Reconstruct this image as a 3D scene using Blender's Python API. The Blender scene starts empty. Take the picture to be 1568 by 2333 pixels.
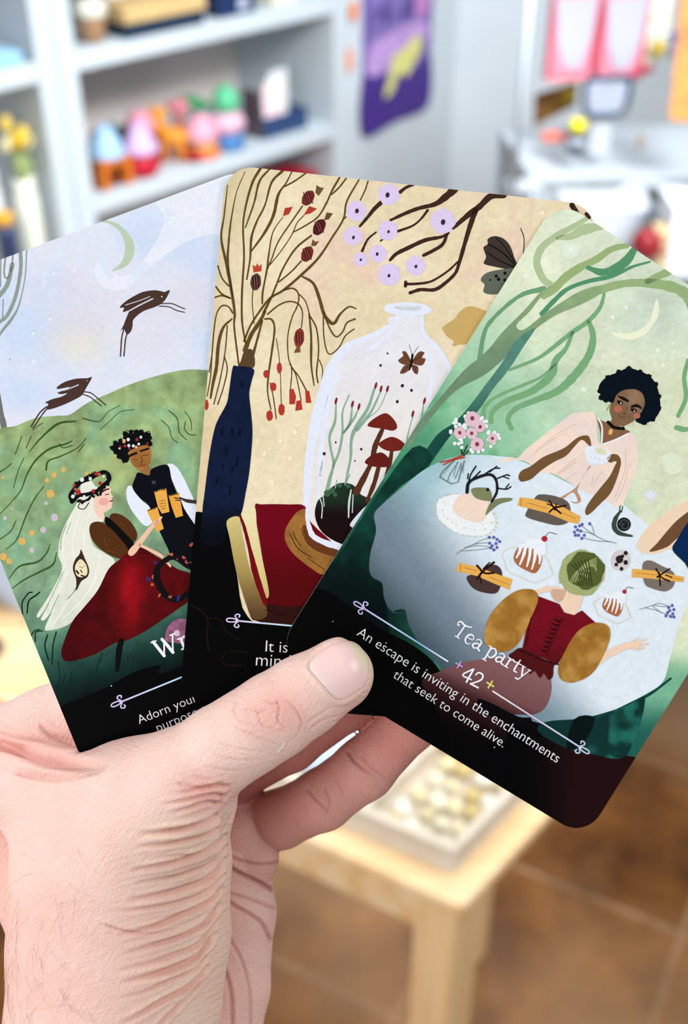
import bpy, bmesh, math, random
import numpy as np
from mathutils import Vector, Matrix
from mathutils import geometry as mgeo

random.seed(7)
scene = bpy.context.scene
COL = scene.collection

# ------------------------------------------------------------------ camera
FPX, CX, CY = 2637.0, 784.0, 1166.5          # focal length and centre in photo pixels
PITCH = math.radians(35.0)
CAM = Vector((0, 0, 1.55))
RIGHT = Vector((1, 0, 0))
FWD = Vector((0, math.cos(PITCH), -math.sin(PITCH)))
UP = Vector((0, math.sin(PITCH), math.cos(PITCH)))
DCARD = 0.28                                  # the cards are held 28 cm from the lens
cam_data = bpy.data.cameras.new('camera')
cam = bpy.data.objects.new('camera', cam_data)
COL.objects.link(cam)
cam.matrix_world = Matrix(((RIGHT.x, UP.x, -FWD.x, CAM.x), (RIGHT.y, UP.y, -FWD.y, CAM.y),
                           (RIGHT.z, UP.z, -FWD.z, CAM.z), (0, 0, 0, 1)))
cam_data.sensor_fit = 'VERTICAL'
cam_data.sensor_height = 36.0
cam_data.lens = 36.0 * FPX / 2333.0
cam_data.clip_start = 0.01
cam_data.dof.use_dof = True
cam_data.dof.focus_distance = DCARD - 0.004
cam_data.dof.aperture_fstop = 10.6
scene.camera = cam

# ------------------------------------------------------------------ light
world = bpy.data.worlds.new('shop_daylight')
scene.world = world
world.use_nodes = True
wn = world.node_tree
wn.nodes['Background'].inputs[0].default_value = (0.88, 0.94, 1.0, 1)
wn.nodes['Background'].inputs[1].default_value = 0.30

def area_light(name, loc, target, size, power, color=(1, 1, 1), size_y=None):
    d = bpy.data.lights.new(name, 'AREA')
    d.energy = power
    d.color = color
    d.size = size
    if size_y:
        d.shape = 'RECTANGLE'
        d.size_y = size_y
    o = bpy.data.objects.new(name, d)
    COL.objects.link(o)
    o.location = loc
    o.rotation_euler = (Vector(target) - Vector(loc)).to_track_quat('-Z', 'Y').to_euler()
    return o

# ceiling panels of the shop, the window behind the photographer, and added fill lights
area_light('overhead_area_light', (-1.5, 0.0, 2.4), (-0.05, 0.25, 1.38), 0.9, 22, (0.97, 0.98, 1.0), 0.6)
area_light('overhead_area_light', (0.4, 2.2, 2.9), (0.0, 2.2, 0.0), 1.6, 28, (0.97, 0.99, 1.0), 1.2)
area_light('front_area_light', (-1.3, -1.6, 1.9), (0, 0.6, 1.2), 1.6, 20, (1.0, 0.985, 0.95), 1.4)
area_light('front_area_light', (-1.3, -1.1, 0.75), (0.1, 0.8, 0.45), 1.4, 5, (0.95, 0.98, 1.0), 1.0)  # added low fill to brighten the table legs, not a real window
area_light('overhead_area_light', (1.3, 0.15, 2.35), (0.0, 0.28, 1.36), 0.9, 13, (1.0, 0.99, 0.97), 0.6)  # added fill for the right side of the hand, no real panel
shelf_spot = area_light('shelf_fill_light', (0.9, 0.9, 2.3), (-0.3, 2.3, 0.85), 0.9, 27, (0.97, 0.99, 1.0), 0.6)  # added lamp that brightens the shelf bays, no such fixture in the shop
shelf_spot.data.spread = math.radians(95)

scene.view_settings.view_transform = 'Standard'
scene.view_settings.look = 'None'
scene.view_settings.gamma = 1.0
scene.view_settings.exposure = 0.05
scene.view_settings.use_curve_mapping = False
if hasattr(scene, 'cycles'):
    scene.cycles.use_denoising = True

# ------------------------------------------------------------------ helpers
def P(px, py, depth):
    """world point seen at photo pixel (px, py) at the given distance along the view axis (m)"""
    return CAM + (RIGHT * ((px - CX) / FPX) + UP * ((CY - py) / FPX) + FWD) * depth

def on_height(px, py, z):
    """world point at photo pixel on the horizontal plane of height z"""
    d = RIGHT * ((px - CX) / FPX) + UP * ((CY - py) / FPX) + FWD
    return CAM + d * ((z - CAM.z) / d.z)

def on_plane(px, py, o, n):
    d = RIGHT * ((px - CX) / FPX) + UP * ((CY - py) / FPX) + FWD
    return CAM + d * ((o - CAM).dot(n) / d.dot(n))

def lin(c):
    return tuple((x / 12.92 if x <= 0.04045 else ((x + 0.055) / 1.055) ** 2.4) for x in (v / 255.0 for v in c))

def mat(name, rgb, rough=0.55, spec=0.3, noise=None, bump=None, metal=0.0, sub=0.0):
    """procedural Principled material; noise=(scale, amount) mottles the colour, bump=(scale, strength)"""
    m = bpy.data.materials.new(name)
    m.use_nodes = True
    nt = m.node_tree
    b = nt.nodes['Principled BSDF']
    c = lin(rgb) + (1,)
    b.inputs['Base Color'].default_value = c
    b.inputs['Roughness'].default_value = rough
    b.inputs['Specular IOR Level'].default_value = spec
    b.inputs['Metallic'].default_value = metal
    tc = nt.nodes.new('ShaderNodeTexCoord')
    if noise:
        n = nt.nodes.new('ShaderNodeTexNoise')
        n.inputs['Scale'].default_value = noise[0]
        n.inputs['Detail'].default_value = 4
        nt.links.new(tc.outputs['Object'], n.inputs['Vector'])
        r = nt.nodes.new('ShaderNodeMapRange')
        r.inputs['From Min'].default_value = 0.3
        r.inputs['From Max'].default_value = 0.7
        r.inputs['To Min'].default_value = 1 - noise[1]
        r.inputs['To Max'].default_value = 1 + noise[1]
        nt.links.new(n.outputs['Fac'], r.inputs['Value'])
        mx = nt.nodes.new('ShaderNodeVectorMath')
        mx.operation = 'SCALE'
        mx.inputs[0].default_value = c[:3]
        nt.links.new(r.outputs['Result'], mx.inputs['Scale'])
        nt.links.new(mx.outputs['Vector'], b.inputs['Base Color'])
    if bump:
        n2 = nt.nodes.new('ShaderNodeTexNoise')
        n2.inputs['Scale'].default_value = bump[0]
        n2.inputs['Detail'].default_value = 3
        nt.links.new(tc.outputs['Object'], n2.inputs['Vector'])
        bp = nt.nodes.new('ShaderNodeBump')
        bp.inputs['Strength'].default_value = bump[1]
        bp.inputs['Distance'].default_value = 0.002
        nt.links.new(n2.outputs['Fac'], bp.inputs['Height'])
        nt.links.new(bp.outputs['Normal'], b.inputs['Normal'])
    return m

def tag(o, label=None, cat=None, group=None, kind=None):
    if label: o['label'] = label
    if cat: o['category'] = cat
    if group: o['group'] = group
    if kind: o['kind'] = kind
    return o

def empty(name, loc, rz=0.0):
    o = bpy.data.objects.new(name, None)
    COL.objects.link(o)
    o.location = loc
    o.rotation_euler = (0, 0, rz)
    o.empty_display_size = 0.05
    return o

def link(name, me, parent=None):
    o = bpy.data.objects.new(name, me)
    COL.objects.link(o)
    if parent: o.parent = parent
    return o

def obj(name, bm, material, parent=None, smooth=False, bevel=0.0):
    me = bpy.data.meshes.new(name)
    bmesh.ops.recalc_face_normals(bm, faces=bm.faces[:])
    bm.to_mesh(me)
    bm.free()
    for mm in (material if isinstance(material, (list, tuple)) else [material]):
        me.materials.append(mm)
    if smooth:
        for p in me.polygons: p.use_smooth = True
    o = link(name, me, parent)
    if bevel:
        mod = o.modifiers.new('bevel', 'BEVEL')
        mod.width = bevel
        mod.segments = 2
        mod.limit_method = 'ANGLE'
    return o

def box(bm, x0, x1, y0, y1, z0, z1, mi=0, M=None):
    vs = [bm.verts.new((M @ Vector(v)) if M else v) for v in
          [(x0, y0, z0), (x1, y0, z0), (x1, y1, z0), (x0, y1, z0), (x0, y0, z1), (x1, y0, z1), (x1, y1, z1), (x0, y1, z1)]]
    for f in [(0, 3, 2, 1), (4, 5, 6, 7), (0, 1, 5, 4), (1, 2, 6, 5), (2, 3, 7, 6), (3, 0, 4, 7)]:
        bm.faces.new([vs[i] for i in f]).material_index = mi

def bx(*a, **k):
    bm = bmesh.new()
    box(bm, *a, **k)
    return bm

def lathe(bm, prof, seg=24, c=(0, 0, 0), mi=0, wob=None):
    """prof: list of (r, z)"""
    rings = []
    for r, z in prof:
        ring = []
        for i in range(seg):
            a = 2 * math.pi * i / seg
            rr = r * (1 + (wob(a, z) if wob else 0))
            ring.append(bm.verts.new((c[0] + rr * math.cos(a), c[1] + rr * math.sin(a), c[2] + z)))
        rings.append(ring)
    for a, b in zip(rings, rings[1:]):
        for i in range(seg):
            f = bm.faces.new((a[i], a[(i + 1) % seg], b[(i + 1) % seg], b[i]))
            f.material_index = mi
    bm.faces.new(list(reversed(rings[0]))).material_index = mi
    bm.faces.new(rings[-1]).material_index = mi

def lat(prof, **k):
    bm = bmesh.new()
    lathe(bm, prof, **k)
    return bm

def tube(bm, pts, r, seg=8, mi=0):
    pts = [Vector(p) for p in pts]
    rs = r if isinstance(r, (list, tuple)) else [r] * len(pts)
    rings = []
    ref = Vector((0.13, 0.27, 0.95))
    for i, p in enumerate(pts):
        t = (pts[min(i + 1, len(pts) - 1)] - pts[max(i - 1, 0)]).normalized()
        if abs(t.dot(ref)) > 0.95: ref = Vector((0.9, 0.3, 0.1))
        a = t.cross(ref).normalized()
        b = t.cross(a)
        rings.append([bm.verts.new(p + (a * math.cos(2 * math.pi * k / seg) + b * math.sin(2 * math.pi * k / seg)) * rs[i]) for k in range(seg)])
    for a, b in zip(rings, rings[1:]):
        for k in range(seg):
            bm.faces.new((a[k], a[(k + 1) % seg], b[(k + 1) % seg], b[k])).material_index = mi
    bm.faces.new(list(reversed(rings[0]))).material_index = mi
    bm.faces.new(rings[-1]).material_index = mi

def blob(bm, c, r, sub=3, amp=0.0, seed=0, mi=0):
    """rounded lump with radii r=(rx, ry, rz)"""
    rnd = random.Random(seed)
    g = bmesh.ops.create_icosphere(bm, subdivisions=sub, radius=1.0)
    ks = [(Vector((rnd.uniform(-1, 1), rnd.uniform(-1, 1), rnd.uniform(-1, 1))) * 2.5, rnd.uniform(0, 6)) for _ in range(4)]
    for v in g['verts']:
        d = 1 + amp * sum(math.sin(v.co.dot(k) + ph) for k, ph in ks) / 2
        v.co = Vector((v.co.x * r[0] * d + c[0], v.co.y * r[1] * d + c[1], v.co.z * r[2] * d + c[2]))
        for f in v.link_faces: f.material_index = mi

def cr(pts, n=6, closed=False):
    """Catmull-Rom resampling of a list of tuples"""
    p = [np.array(q, float) for q in pts]
    out = []
    m = len(p)
    for i in range(m if closed else m - 1):
        p1, p2 = p[i], p[(i + 1) % m]
        p0 = p[i - 1] if (closed or i > 0) else 2 * p1 - p2
        p3 = p[(i + 2) % m] if (closed or i + 2 < m) else 2 * p2 - p1
        for k in range(n):
            t = k / n
            out.append(0.5 * ((2 * p1) + (-p0 + p2) * t + (2 * p0 - 5 * p1 + 4 * p2 - p3) * t * t + (-p0 + 3 * p1 - 3 * p2 + p3) * t ** 3))
    if not closed: out.append(p[-1])
    return out

def inside(pt, poly):
    x, y = pt[:, 0], pt[:, 1]
    r = np.zeros(len(pt), bool)
    j = len(poly) - 1
    for i in range(len(poly)):
        c = ((poly[i, 1] > y) != (poly[j, 1] > y)) & (x < (poly[j, 0] - poly[i, 0]) * (y - poly[i, 1]) / (poly[j, 1] - poly[i, 1] + 1e-9) + poly[i, 0])
        r ^= c
        j = i
    return r

def np_mesh(name, v, q, colors=None, smooth=True):
    me = bpy.data.meshes.new(name)
    me.vertices.add(len(v))
    me.vertices.foreach_set('co', np.ascontiguousarray(v, np.float32).ravel())
    k = q.shape[1]
    me.loops.add(q.size)
    me.loops.foreach_set('vertex_index', np.ascontiguousarray(q, np.int32).ravel())
    me.polygons.add(len(q))
    me.polygons.foreach_set('loop_start', np.arange(0, q.size, k, dtype=np.int32))
    me.update(calc_edges=True)
    if smooth: me.polygons.foreach_set('use_smooth', np.ones(len(q), bool))
    if colors is not None:
        a = me.color_attributes.new('pigment', 'FLOAT_COLOR', 'POINT')
        a.data.foreach_set('color', np.concatenate([colors, np.ones((len(colors), 1))], 1).astype(np.float32).ravel())
    me.validate()
    return me

# ------------------------------------------------------------------ setting
WHITE = mat('white_melamine', (190, 201, 209), .45, .3, noise=(6, .015))
WALLM = mat('white_wall_paint', (203, 214, 222), .7, .2, noise=(9, .02), bump=(180, .08))

def floor_material():
    m = mat('terracotta_floor_tiles', (150, 100, 55), .45, .35)
    nt = m.node_tree
    b = nt.nodes['Principled BSDF']
    tc = nt.nodes.new('ShaderNodeTexCoord')
    mp = nt.nodes.new('ShaderNodeMapping')
    mp.inputs['Rotation'].default_value = (0, 0, math.radians(28))
    mp.inputs['Location'].default_value = (0.05, 0.12, 0)
    nt.links.new(tc.outputs['Object'], mp.inputs['Vector'])
    br = nt.nodes.new('ShaderNodeTexBrick')
    br.offset = 0.0
    br.inputs['Scale'].default_value = 1.0
    br.inputs['Brick Width'].default_value = .33
    br.inputs['Row Height'].default_value = .33
    br.inputs['Mortar Size'].default_value = .006
    br.inputs['Mortar Smooth'].default_value = .3
    br.inputs['Color1'].default_value = lin((150, 98, 42)) + (1,)
    br.inputs['Color2'].default_value = lin((128, 80, 30)) + (1,)
    br.inputs['Mortar'].default_value = lin((172, 132, 96)) + (1,)
    nt.links.new(mp.outputs['Vector'], br.inputs['Vector'])
    n = nt.nodes.new('ShaderNodeTexNoise'); n.inputs['Scale'].default_value = 7; n.inputs['Detail'].default_value = 5; n.inputs['Roughness'].default_value = .6
    nt.links.new(tc.outputs['Object'], n.inputs['Vector'])
    rp = nt.nodes.new('ShaderNodeValToRGB')
    rp.color_ramp.elements[0].position = .36; rp.color_ramp.elements[0].color = (.42, .33, .22, 1)
    rp.color_ramp.elements[1].position = .68; rp.color_ramp.elements[1].color = (1.3, 1.32, 1.4, 1)
    nt.links.new(n.outputs['Fac'], rp.inputs['Fac'])
    mx = nt.nodes.new('ShaderNodeMix'); mx.data_type = 'RGBA'; mx.blend_type = 'MULTIPLY'; mx.inputs['Factor'].default_value = 1
    nt.links.new(br.outputs['Color'], mx.inputs['A'])
    nt.links.new(rp.outputs['Color'], mx.inputs['B'])
    nt.links.new(mx.outputs['Result'], b.inputs['Base Color'])
    n2 = nt.nodes.new('ShaderNodeTexNoise'); n2.inputs['Scale'].default_value = 1.6; n2.inputs['Detail'].default_value = 3
    mp2 = nt.nodes.new('ShaderNodeMapping'); mp2.inputs['Location'].default_value = (2.2, .2, 0)
    nt.links.new(tc.outputs['Object'], mp2.inputs['Vector']); nt.links.new(mp2.outputs['Vector'], n2.inputs['Vector'])
    r2 = nt.nodes.new('ShaderNodeMapRange'); r2.inputs['From Min'].default_value = .42; r2.inputs['From Max'].default_value = .62; r2.inputs['To Max'].default_value = .6
    nt.links.new(n2.outputs['Fac'], r2.inputs['Value'])
    m3 = nt.nodes.new('ShaderNodeMix'); m3.data_type = 'RGBA'
    nt.links.new(r2.outputs['Result'], m3.inputs['Factor']); nt.links.new(mx.outputs['Result'], m3.inputs['A']); m3.inputs['B'].default_value = lin((178, 142, 104)) + (1,)
    nt.links.new(m3.outputs['Result'], b.inputs['Base Color'])
    bp = nt.nodes.new('ShaderNodeBump'); bp.inputs['Strength'].default_value = .3; bp.inputs['Distance'].default_value = .003
    nt.links.new(br.outputs['Fac'], bp.inputs['Height']); bp.invert = True
    nt.links.new(bp.outputs['Normal'], b.inputs['Normal'])
    return m

bm = bmesh.new()
box(bm, -2.6, 2.6, -1.2, 3.7, -.04, 0)
tag(obj('floor', bm, floor_material()), kind='structure')
bm = bmesh.new()
box(bm, -2.6, 2.6, 3.6, 3.7, 0, 3.0)
tag(obj('wall_back', bm, WALLM), kind='structure')

# the shelf front runs away to the right; u along it, v into it
SA = math.radians(46)
SU = Vector((math.cos(SA), math.sin(SA), 0))
SV = Vector((-math.sin(SA), math.cos(SA), 0))
SO = P(195, 300, 2.41); SO.z = 0
def S(u, v, z): return SO + SU * u + SV * v + Vector((0, 0, z))
BACKP = mat('taupe_back_panel', (234, 222, 214), .7, .15, noise=(3, .05))

def shelving(name, u0, u1, label, boards, depth=.38):
    root = empty(name, S(u0, 0, 0), SA)
    tag(root, label, 'shelf')
    L = u1 - u0
    t = .045
    H_ = 1.66
    for k in (0, 1):
        obj('side_panel', bx(k * (L - t), k * (L - t) + t, 0, depth, 0, H_), WHITE, root, bevel=.002)
    for z in boards:
        obj('shelf_board', bx(t, L - t, .002, depth - .012, z, z + .037), WHITE, root, bevel=.002)
    obj('top_board', bx(t, L - t, 0, depth, H_ - .046, H_), WHITE, root, bevel=.002)
    obj('back_panel', bx(t, L - t, depth - .012, depth, .02, H_ - .05), BACKP, root)
    return root
shelving('shelving_unit', -.045, .785, 'white shelving unit with the colourful toys, right of the thick white upright', (.036, .336, .636, .936, 1.236))
shelving('shelving_unit', -.90, -.047, 'white shelving unit at the left edge, its lower bay holding yellow flowers', (.036, .43, .932, 1.26))

# white wall beside the shelf with the poster, turning at a corner
A0 = S(.80, .02, 0)
cx_ = on_plane(1035, 200, A0, Vector((math.sin(math.radians(54)), -math.cos(math.radians(54)), 0)))
PD = Vector((math.cos(math.radians(54)), math.sin(math.radians(54)), 0))
A1 = A0 + PD * (cx_ - A0).dot(PD)
A2 = A1 + Vector((.42, -.03, 0))
A3 = A1 + Vector((.42, .55, 0))
A4 = A0 + Vector((-.2, .75, 0))
bm = bmesh.new()
pl = [A0, A1, A2, A3, A4]
lo_ = [bm.verts.new((p.x, p.y, 0)) for p in pl]
hi_ = [bm.verts.new((p.x, p.y, 3.0)) for p in pl]
for i in range(5):
    j = (i + 1) % 5
    bm.faces.new((lo_[i], lo_[j], hi_[j], hi_[i]))
bm.faces.new(lo_[::-1]); bm.faces.new(hi_)
tag(obj('wall_left', bm, WALLM, bevel=.012), kind='structure')

# purple poster on that wall
PN = Vector((math.sin(math.radians(54)), -math.cos(math.radians(54)), 0))
def poster():
    a = on_plane(822, 306, A0, PN); b = on_plane(972, 245, A0, PN)
    L = (b - a).dot(PD); z0 = (a.z + b.z) / 2
    root = empty('poster', a - Vector((0, 0, a.z - z0)) + PN * .004, math.atan2(PD.y, PD.x))
    tag(root, 'purple painted poster with a yellow butterfly, hung on the white wall right of the shelf', 'poster')
    pm = mat('purple_print', (104, 84, 168), .5, .3)
    nt = pm.node_tree; bb = nt.nodes['Principled BSDF']
    tc = nt.nodes.new('ShaderNodeTexCoord')
    mp = nt.nodes.new('ShaderNodeMapping'); mp.inputs['Scale'].default_value = (2.2, 1, 1)
    n = nt.nodes.new('ShaderNodeTexNoise'); n.inputs['Scale'].default_value = 16; n.inputs['Detail'].default_value = 3
    nt.links.new(tc.outputs['Object'], mp.inputs['Vector']); nt.links.new(mp.outputs['Vector'], n.inputs['Vector'])
    rp = nt.nodes.new('ShaderNodeValToRGB')
    for e, (p_, c_) in zip(rp.color_ramp.elements, ((.34, (62, 44, 122)), (.66, (150, 132, 204)))):
        e.position = p_; e.color = lin(c_) + (1,)
    nt.links.new(n.outputs['Fac'], rp.inputs['Fac']); nt.links.new(rp.outputs['Color'], bb.inputs['Base Color'])
    sheet = obj('sheet', bx(0, L, -.003, .003, 0, .62), pm, root)
    def flat(name, pts, col, k, nz=None):
        m_ = bmesh.new()
        vs = [m_.verts.new((x * L, -.003 - .0004 * k, y * .42)) for x, y in cr(pts, 5, True)]
        f = m_.faces.new(vs)
        bmesh.ops.triangulate(m_, faces=[f])
        return m_
    def add(pts, col, k): obj('printed_shape', flat('', pts, col, k), mat('print_ink', col, .5, .3, noise=(20, .15)), root)
    add([(.0, .0), (.5, .0), (.995, .02), (.99, .34), (.8, .3), (.5, .28), (.25, .38), (.005, .36)], (66, 40, 132), 1)
    add([(.05, .36), (.3, .34), (.5, .42), (.8, .44), (.97, .5), (.8, .58), (.4, .56), (.1, .52)], (186, 152, 214), 2)
    add([(.30, .18), (.36, .30), (.44, .42), (.6, .44), (.78, .5), (.84, .4), (.72, .32), (.62, .26), (.52, .3), (.42, .2)], (214, 214, 130), 3)
    add([(.42, .84), (.5, .8), (.62, .82), (.66, 1.0), (.6, 1.2), (.42, 1.2), (.4, 1.0)], (206, 166, 206), 3)
    add([(.74, .62), (.86, .6), (.94, .7), (.86, .8), (.74, .74)], (190, 128, 190), 3)
poster()
for px_, py_, lab, s_ in ((786, 138, 'small orange paper tag on the shelf side, lower of the two', 1.0), (800, 25, 'small orange paper tag near the top, beside the purple poster', .8)):
    c_ = on_plane(px_, py_, A0, PN) + PN * .008
    r_ = empty('paper_tag', c_, math.atan2(PD.y, PD.x))
    tag(r_, lab, 'tag')
    obj('ticket', bx(-.018 * s_, .018 * s_, -.002, .002, -.026 * s_, .026 * s_), mat('orange_card', (236, 132, 66), .6), r_, bevel=.001)
    b_ = bmesh.new(); tube(b_, [(0, 0, .026 * s_), (.004, -.001, .05 * s_), (0, 0, .075 * s_)], .001, 6)
    obj('string', b_, mat('cotton_string', (230, 220, 205), .8), r_)

# ------------------------------------------------------------------ things on the shelves
def base_px(px, py, z, toward=0.0):
    return on_height(px, py, z)
ZB2, ZB1 = .6735, .9735
def toy(name, label, cat, px, py, z, parts, group=None, rz=0.0, dv=.055, du=0.0):
    """parts: (part name, colour, kind, data) built round the toy's foot"""
    foot = base_px(px, py, z) + Vector((0, 0, .0005))
    if dv is not None:
        u_, v_ = (foot - SO).dot(SU), (foot - SO).dot(SV)
        foot = foot + SV * (dv - v_) + SU * du
    root = empty(name, foot, rz)
    tag(root, label, cat, group)
    for nm, colr, kind, data in parts:
        bm_ = bmesh.new()
        kx = 1.2 if cat == 'toy' else 1.0
        kz = {'toy_pineapple': .86, 'toy_animal': .82, 'toy_flower': .82, 'toy_tree': .86, 'toy_cupcake': .9}.get(name, 1.0)
        if kind == 'lathe':
            lathe(bm_, [(r / 1000, h / 1000) for r, h in data], 28)
        elif kind == 'box':
            for d_ in data: box(bm_, *[q / 1000 for q in d_])
        elif kind == 'blob':
            for d_ in data: blob(bm_, [q / 1000 for q in d_[:3]], [q / 1000 for q in d_[3:6]], 3, .08, len(nm))
        elif kind == 'tube':
            for pts, r in data: tube(bm_, [[q / 1000 for q in p_] for p_ in pts], [q / 1000 for q in r] if isinstance(r, list) else r / 1000, 10)
        for v_ in bm_.verts: v_.co = Vector((v_.co.x * kx, v_.co.y * kx, v_.co.z * kz))
        obj(nm, bm_, mat(nm + '_paint', tuple(int(c * .92) for c in colr), .5, .35, noise=(30, .06)), root, smooth=kind != 'box', bevel=.002 if kind == 'box' else 0)
    return root

toy('toy_house', 'orange toy house with a pale blue pointed roof beside the thick white upright', 'toy', 240, 428, ZB2, [
    ('wall', (222, 120, 40), 'box', [(-34, -20, -30, 30, 0, 64), (20, 34, -30, 30, 0, 64), (-20, 20, -30, 30, 46, 64)]),
    ('doorway', (112, 48, 16), 'box', [(-20, 20, -16, 28, 0, 46)]),
    ('roof', (168, 206, 240), 'lathe', [(36, 64), (35, 70), (27, 96), (15, 118), (4, 132)])], rz=SA, dv=.05, du=.022)
toy('toadstool_house', 'round red toy house under a lilac cone roof', 'toy', 328, 424, ZB2, [
    ('body', (196, 24, 50), 'lathe', [(26, 0), (33, 10), (36, 26), (32, 44), (24, 54)]),
    ('roof', (216, 184, 232), 'lathe', [(20, 50), (36, 52), (34, 62), (25, 84), (13, 106), (4, 116)])], dv=.05, du=.046)
toy('toy_bell', 'pink domed toy with a red skirt standing behind the lilac roof', 'toy', 352, 392, ZB2, [
    ('skirt', (206, 44, 60), 'lathe', [(30, 0), (29, 30), (26, 60), (24, 72)]),
    ('dome', (240, 164, 184), 'lathe', [(28, 66), (29, 84), (23, 104), (12, 116), (3, 120)])], dv=.12, du=.03)
toy('toy_animal', 'orange wooden toy animal with a long neck in the middle of the toy row', 'toy', 402, 376, ZB2, [
    ('leg', (214, 122, 36), 'tube', [([(-18, -8, 0), (-16, -6, 50)], 9)]), ('leg', (214, 122, 36), 'tube', [([(16, -8, 0), (14, -6, 50)], 9)]),
    ('body', (232, 150, 44), 'blob', [(0, 0, 66, 32, 18, 26)]),
    ('neck', (232, 150, 44), 'tube', [([(-18, 0, 70), (-24, 0, 100), (-26, 0, 128)], [17, 13, 11])]),
    ('head', (236, 160, 60), 'blob', [(-24, 0, 134, 18, 13, 14)])], dv=.075, du=.02)
toy('toy_flower', 'pink round toy head showing behind the orange toy animal', 'toy', 424, 352, ZB2, [
    ('stalk', (206, 96, 60), 'lathe', [(9, 0), (8, 60), (8, 104)]),
    ('bloom', (236, 142, 160), 'blob', [(0, 0, 118, 24, 20, 20)])], dv=.13, du=.02)
toy('toy_figure', 'small dark red toy lying in front of the orange toys', 'toy', 424, 366, ZB2, [
    ('body', (176, 26, 26), 'blob', [(0, 0, 13, 16, 13, 13)]), ('cap', (150, 70, 30), 'lathe', [(8, 22), (6, 30), (2, 34)])], dv=.03, du=.01)
toy('toy_cupcake', 'toy house with a pink cone roof and a peach and orange base', 'toy', 480, 360, ZB2, [
    ('base', (240, 112, 50), 'lathe', [(34, 0), (36, 8), (34, 16)]),
    ('body', (246, 184, 110), 'lathe', [(30, 16), (31, 30), (29, 46)]),
    ('roof', (240, 168, 190), 'lathe', [(36, 44), (33, 58), (27, 78), (16, 98), (5, 106)])])
toy('toy_tree', 'green topped toy tree standing behind the pink cone roof', 'toy', 470, 336, ZB2, [
    ('trunk', (120, 110, 90), 'lathe', [(10, 0), (9, 70), (9, 84)]),
    ('crown', (52, 158, 98), 'blob', [(-6, 0, 112, 26, 22, 18), (14, 4, 104, 20, 18, 14)])], dv=.13)
toy('toy_pineapple', 'pink toy with green top and blue foot, left of the navy card box', 'toy', 550, 346, ZB2, [
    ('foot', (72, 134, 196), 'lathe', [(34, 0), (34, 30), (28, 40)]),
    ('body', (228, 184, 206), 'lathe', [(24, 40), (36, 54), (38, 70), (30, 92), (20, 100)]),
    ('crown', (92, 196, 146), 'lathe', [(18, 96), (26, 112), (27, 132), (20, 154), (8, 168)])])
toy('toy_block', 'grey blue toy block behind the pale blue roof', 'toy', 262, 356, ZB2, [
    ('block', (120, 140, 156), 'box', [(-40, 30, -18, 18, 0, 64)]), ('knob', (150, 168, 182), 'lathe', [(14, 64), (12, 76), (4, 80)])], rz=SA, dv=.2)
cb = toy('card_box', 'navy display box with white cards standing in it', 'box', 660, 306, ZB2, [
    ('tray', (44, 70, 116), 'box', [(-72, 72, -38, -34, 0, 50), (-72, 72, 34, 38, 0, 50), (-72, -68, -34, 34, 0, 50), (68, 72, -34, 34, 0, 50), (-68, 68, -34, 34, 0, 4)]),
    ('back_stand', (96, 84, 92), 'box', [(-79, -73, -30, 36, 0, 112)])], rz=SA, dv=.07)
for k in range(6):
    g = empty('greeting_card', cb.location + SU * (-.034 + .0135 * k) + SV * (-.024 + .0095 * k) + Vector((0, 0, .0055)), SA)
    tag(g, None, 'card', 'cards in the navy box')
    g['label'] = ['pale pink card standing at the left end of the navy box', 'cream card standing second from the left in the navy box', 'white card standing third from the left in the navy box',
                  'grey white card standing fourth from the left in the navy box', 'white card standing fifth from the left in the navy box', 'pale grey card at the right end of the navy box'][k]
    obj('sheet', bx(-.030, .030, -.001, .001, 0, .112 + .004 * k), mat('card_paper', [(240, 216, 222), (238, 232, 206), (240, 240, 242), (206, 210, 214), (238, 238, 240), (196, 200, 208)][k], .6), g)
toy('storage_box', 'red box on the lower shelf just above the fanned cards', 'box', 690, 470, .3735, [
    ('box_body', (176, 24, 48), 'box', [(-80, 80, -60, 60, 0, 150)]), ('lid', (196, 30, 60), 'box', [(-83, 83, -63, 63, 150, 176)])], rz=SA, dv=.10, du=-.21)

# upper board
toy('takeaway_cup', 'tan paper cup with a white lid at the left end of the top shelf', 'cup', 209, 98, ZB1, [
    ('cup_body', (190, 146, 108), 'lathe', [(25, 0), (31, 46), (32, 50)]), ('lid', (226, 228, 212), 'lathe', [(35, 49), (36, 56), (33, 74), (30, 80)])], du=.012)
toy('wooden_box', 'long navy box with a tan wooden lid on the top shelf', 'box', 350, 62, ZB1, [
    ('box_body', (30, 50, 72), 'box', [(-110, 100, -45, 45, 0, 30)]), ('lid', (216, 184, 128), 'box', [(-114, 104, -49, 49, 30, 62)])], rz=SA)
for k, (px_, py_, c_) in enumerate(((412, 58, (196, 168, 184)), (440, 50, (222, 214, 222)), (466, 46, (228, 226, 236)))):
    toy('small_jar', ['mauve little jar in front of the tan wooden lid', 'pale middle jar of the three by the tan lid', 'whitest jar of three, next to the navy tin'][k], 'jar', px_, py_, ZB1, [
        ('jar_body', c_, 'lathe', [(11, 0), (14, 4), (14, 26), (10, 32)]), ('stopper', (206, 190, 170), 'lathe', [(9, 32), (9, 40), (7, 42)])], group='little jars on the top shelf')
toy('tin', 'navy tin with a pale motif on the top shelf, right of the jars', 'tin', 532, 32, ZB1, [
    ('tin_body', (22, 46, 92), 'box', [(-54, 54, -36, 36, 0, 62)]), ('lid', (24, 60, 84), 'box', [(-56, 56, -38, 38, 62, 78)]),
    ('motif', (190, 200, 220), 'box', [(2, 28, -37.5, -36, 10, 34)])], rz=SA)
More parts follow.
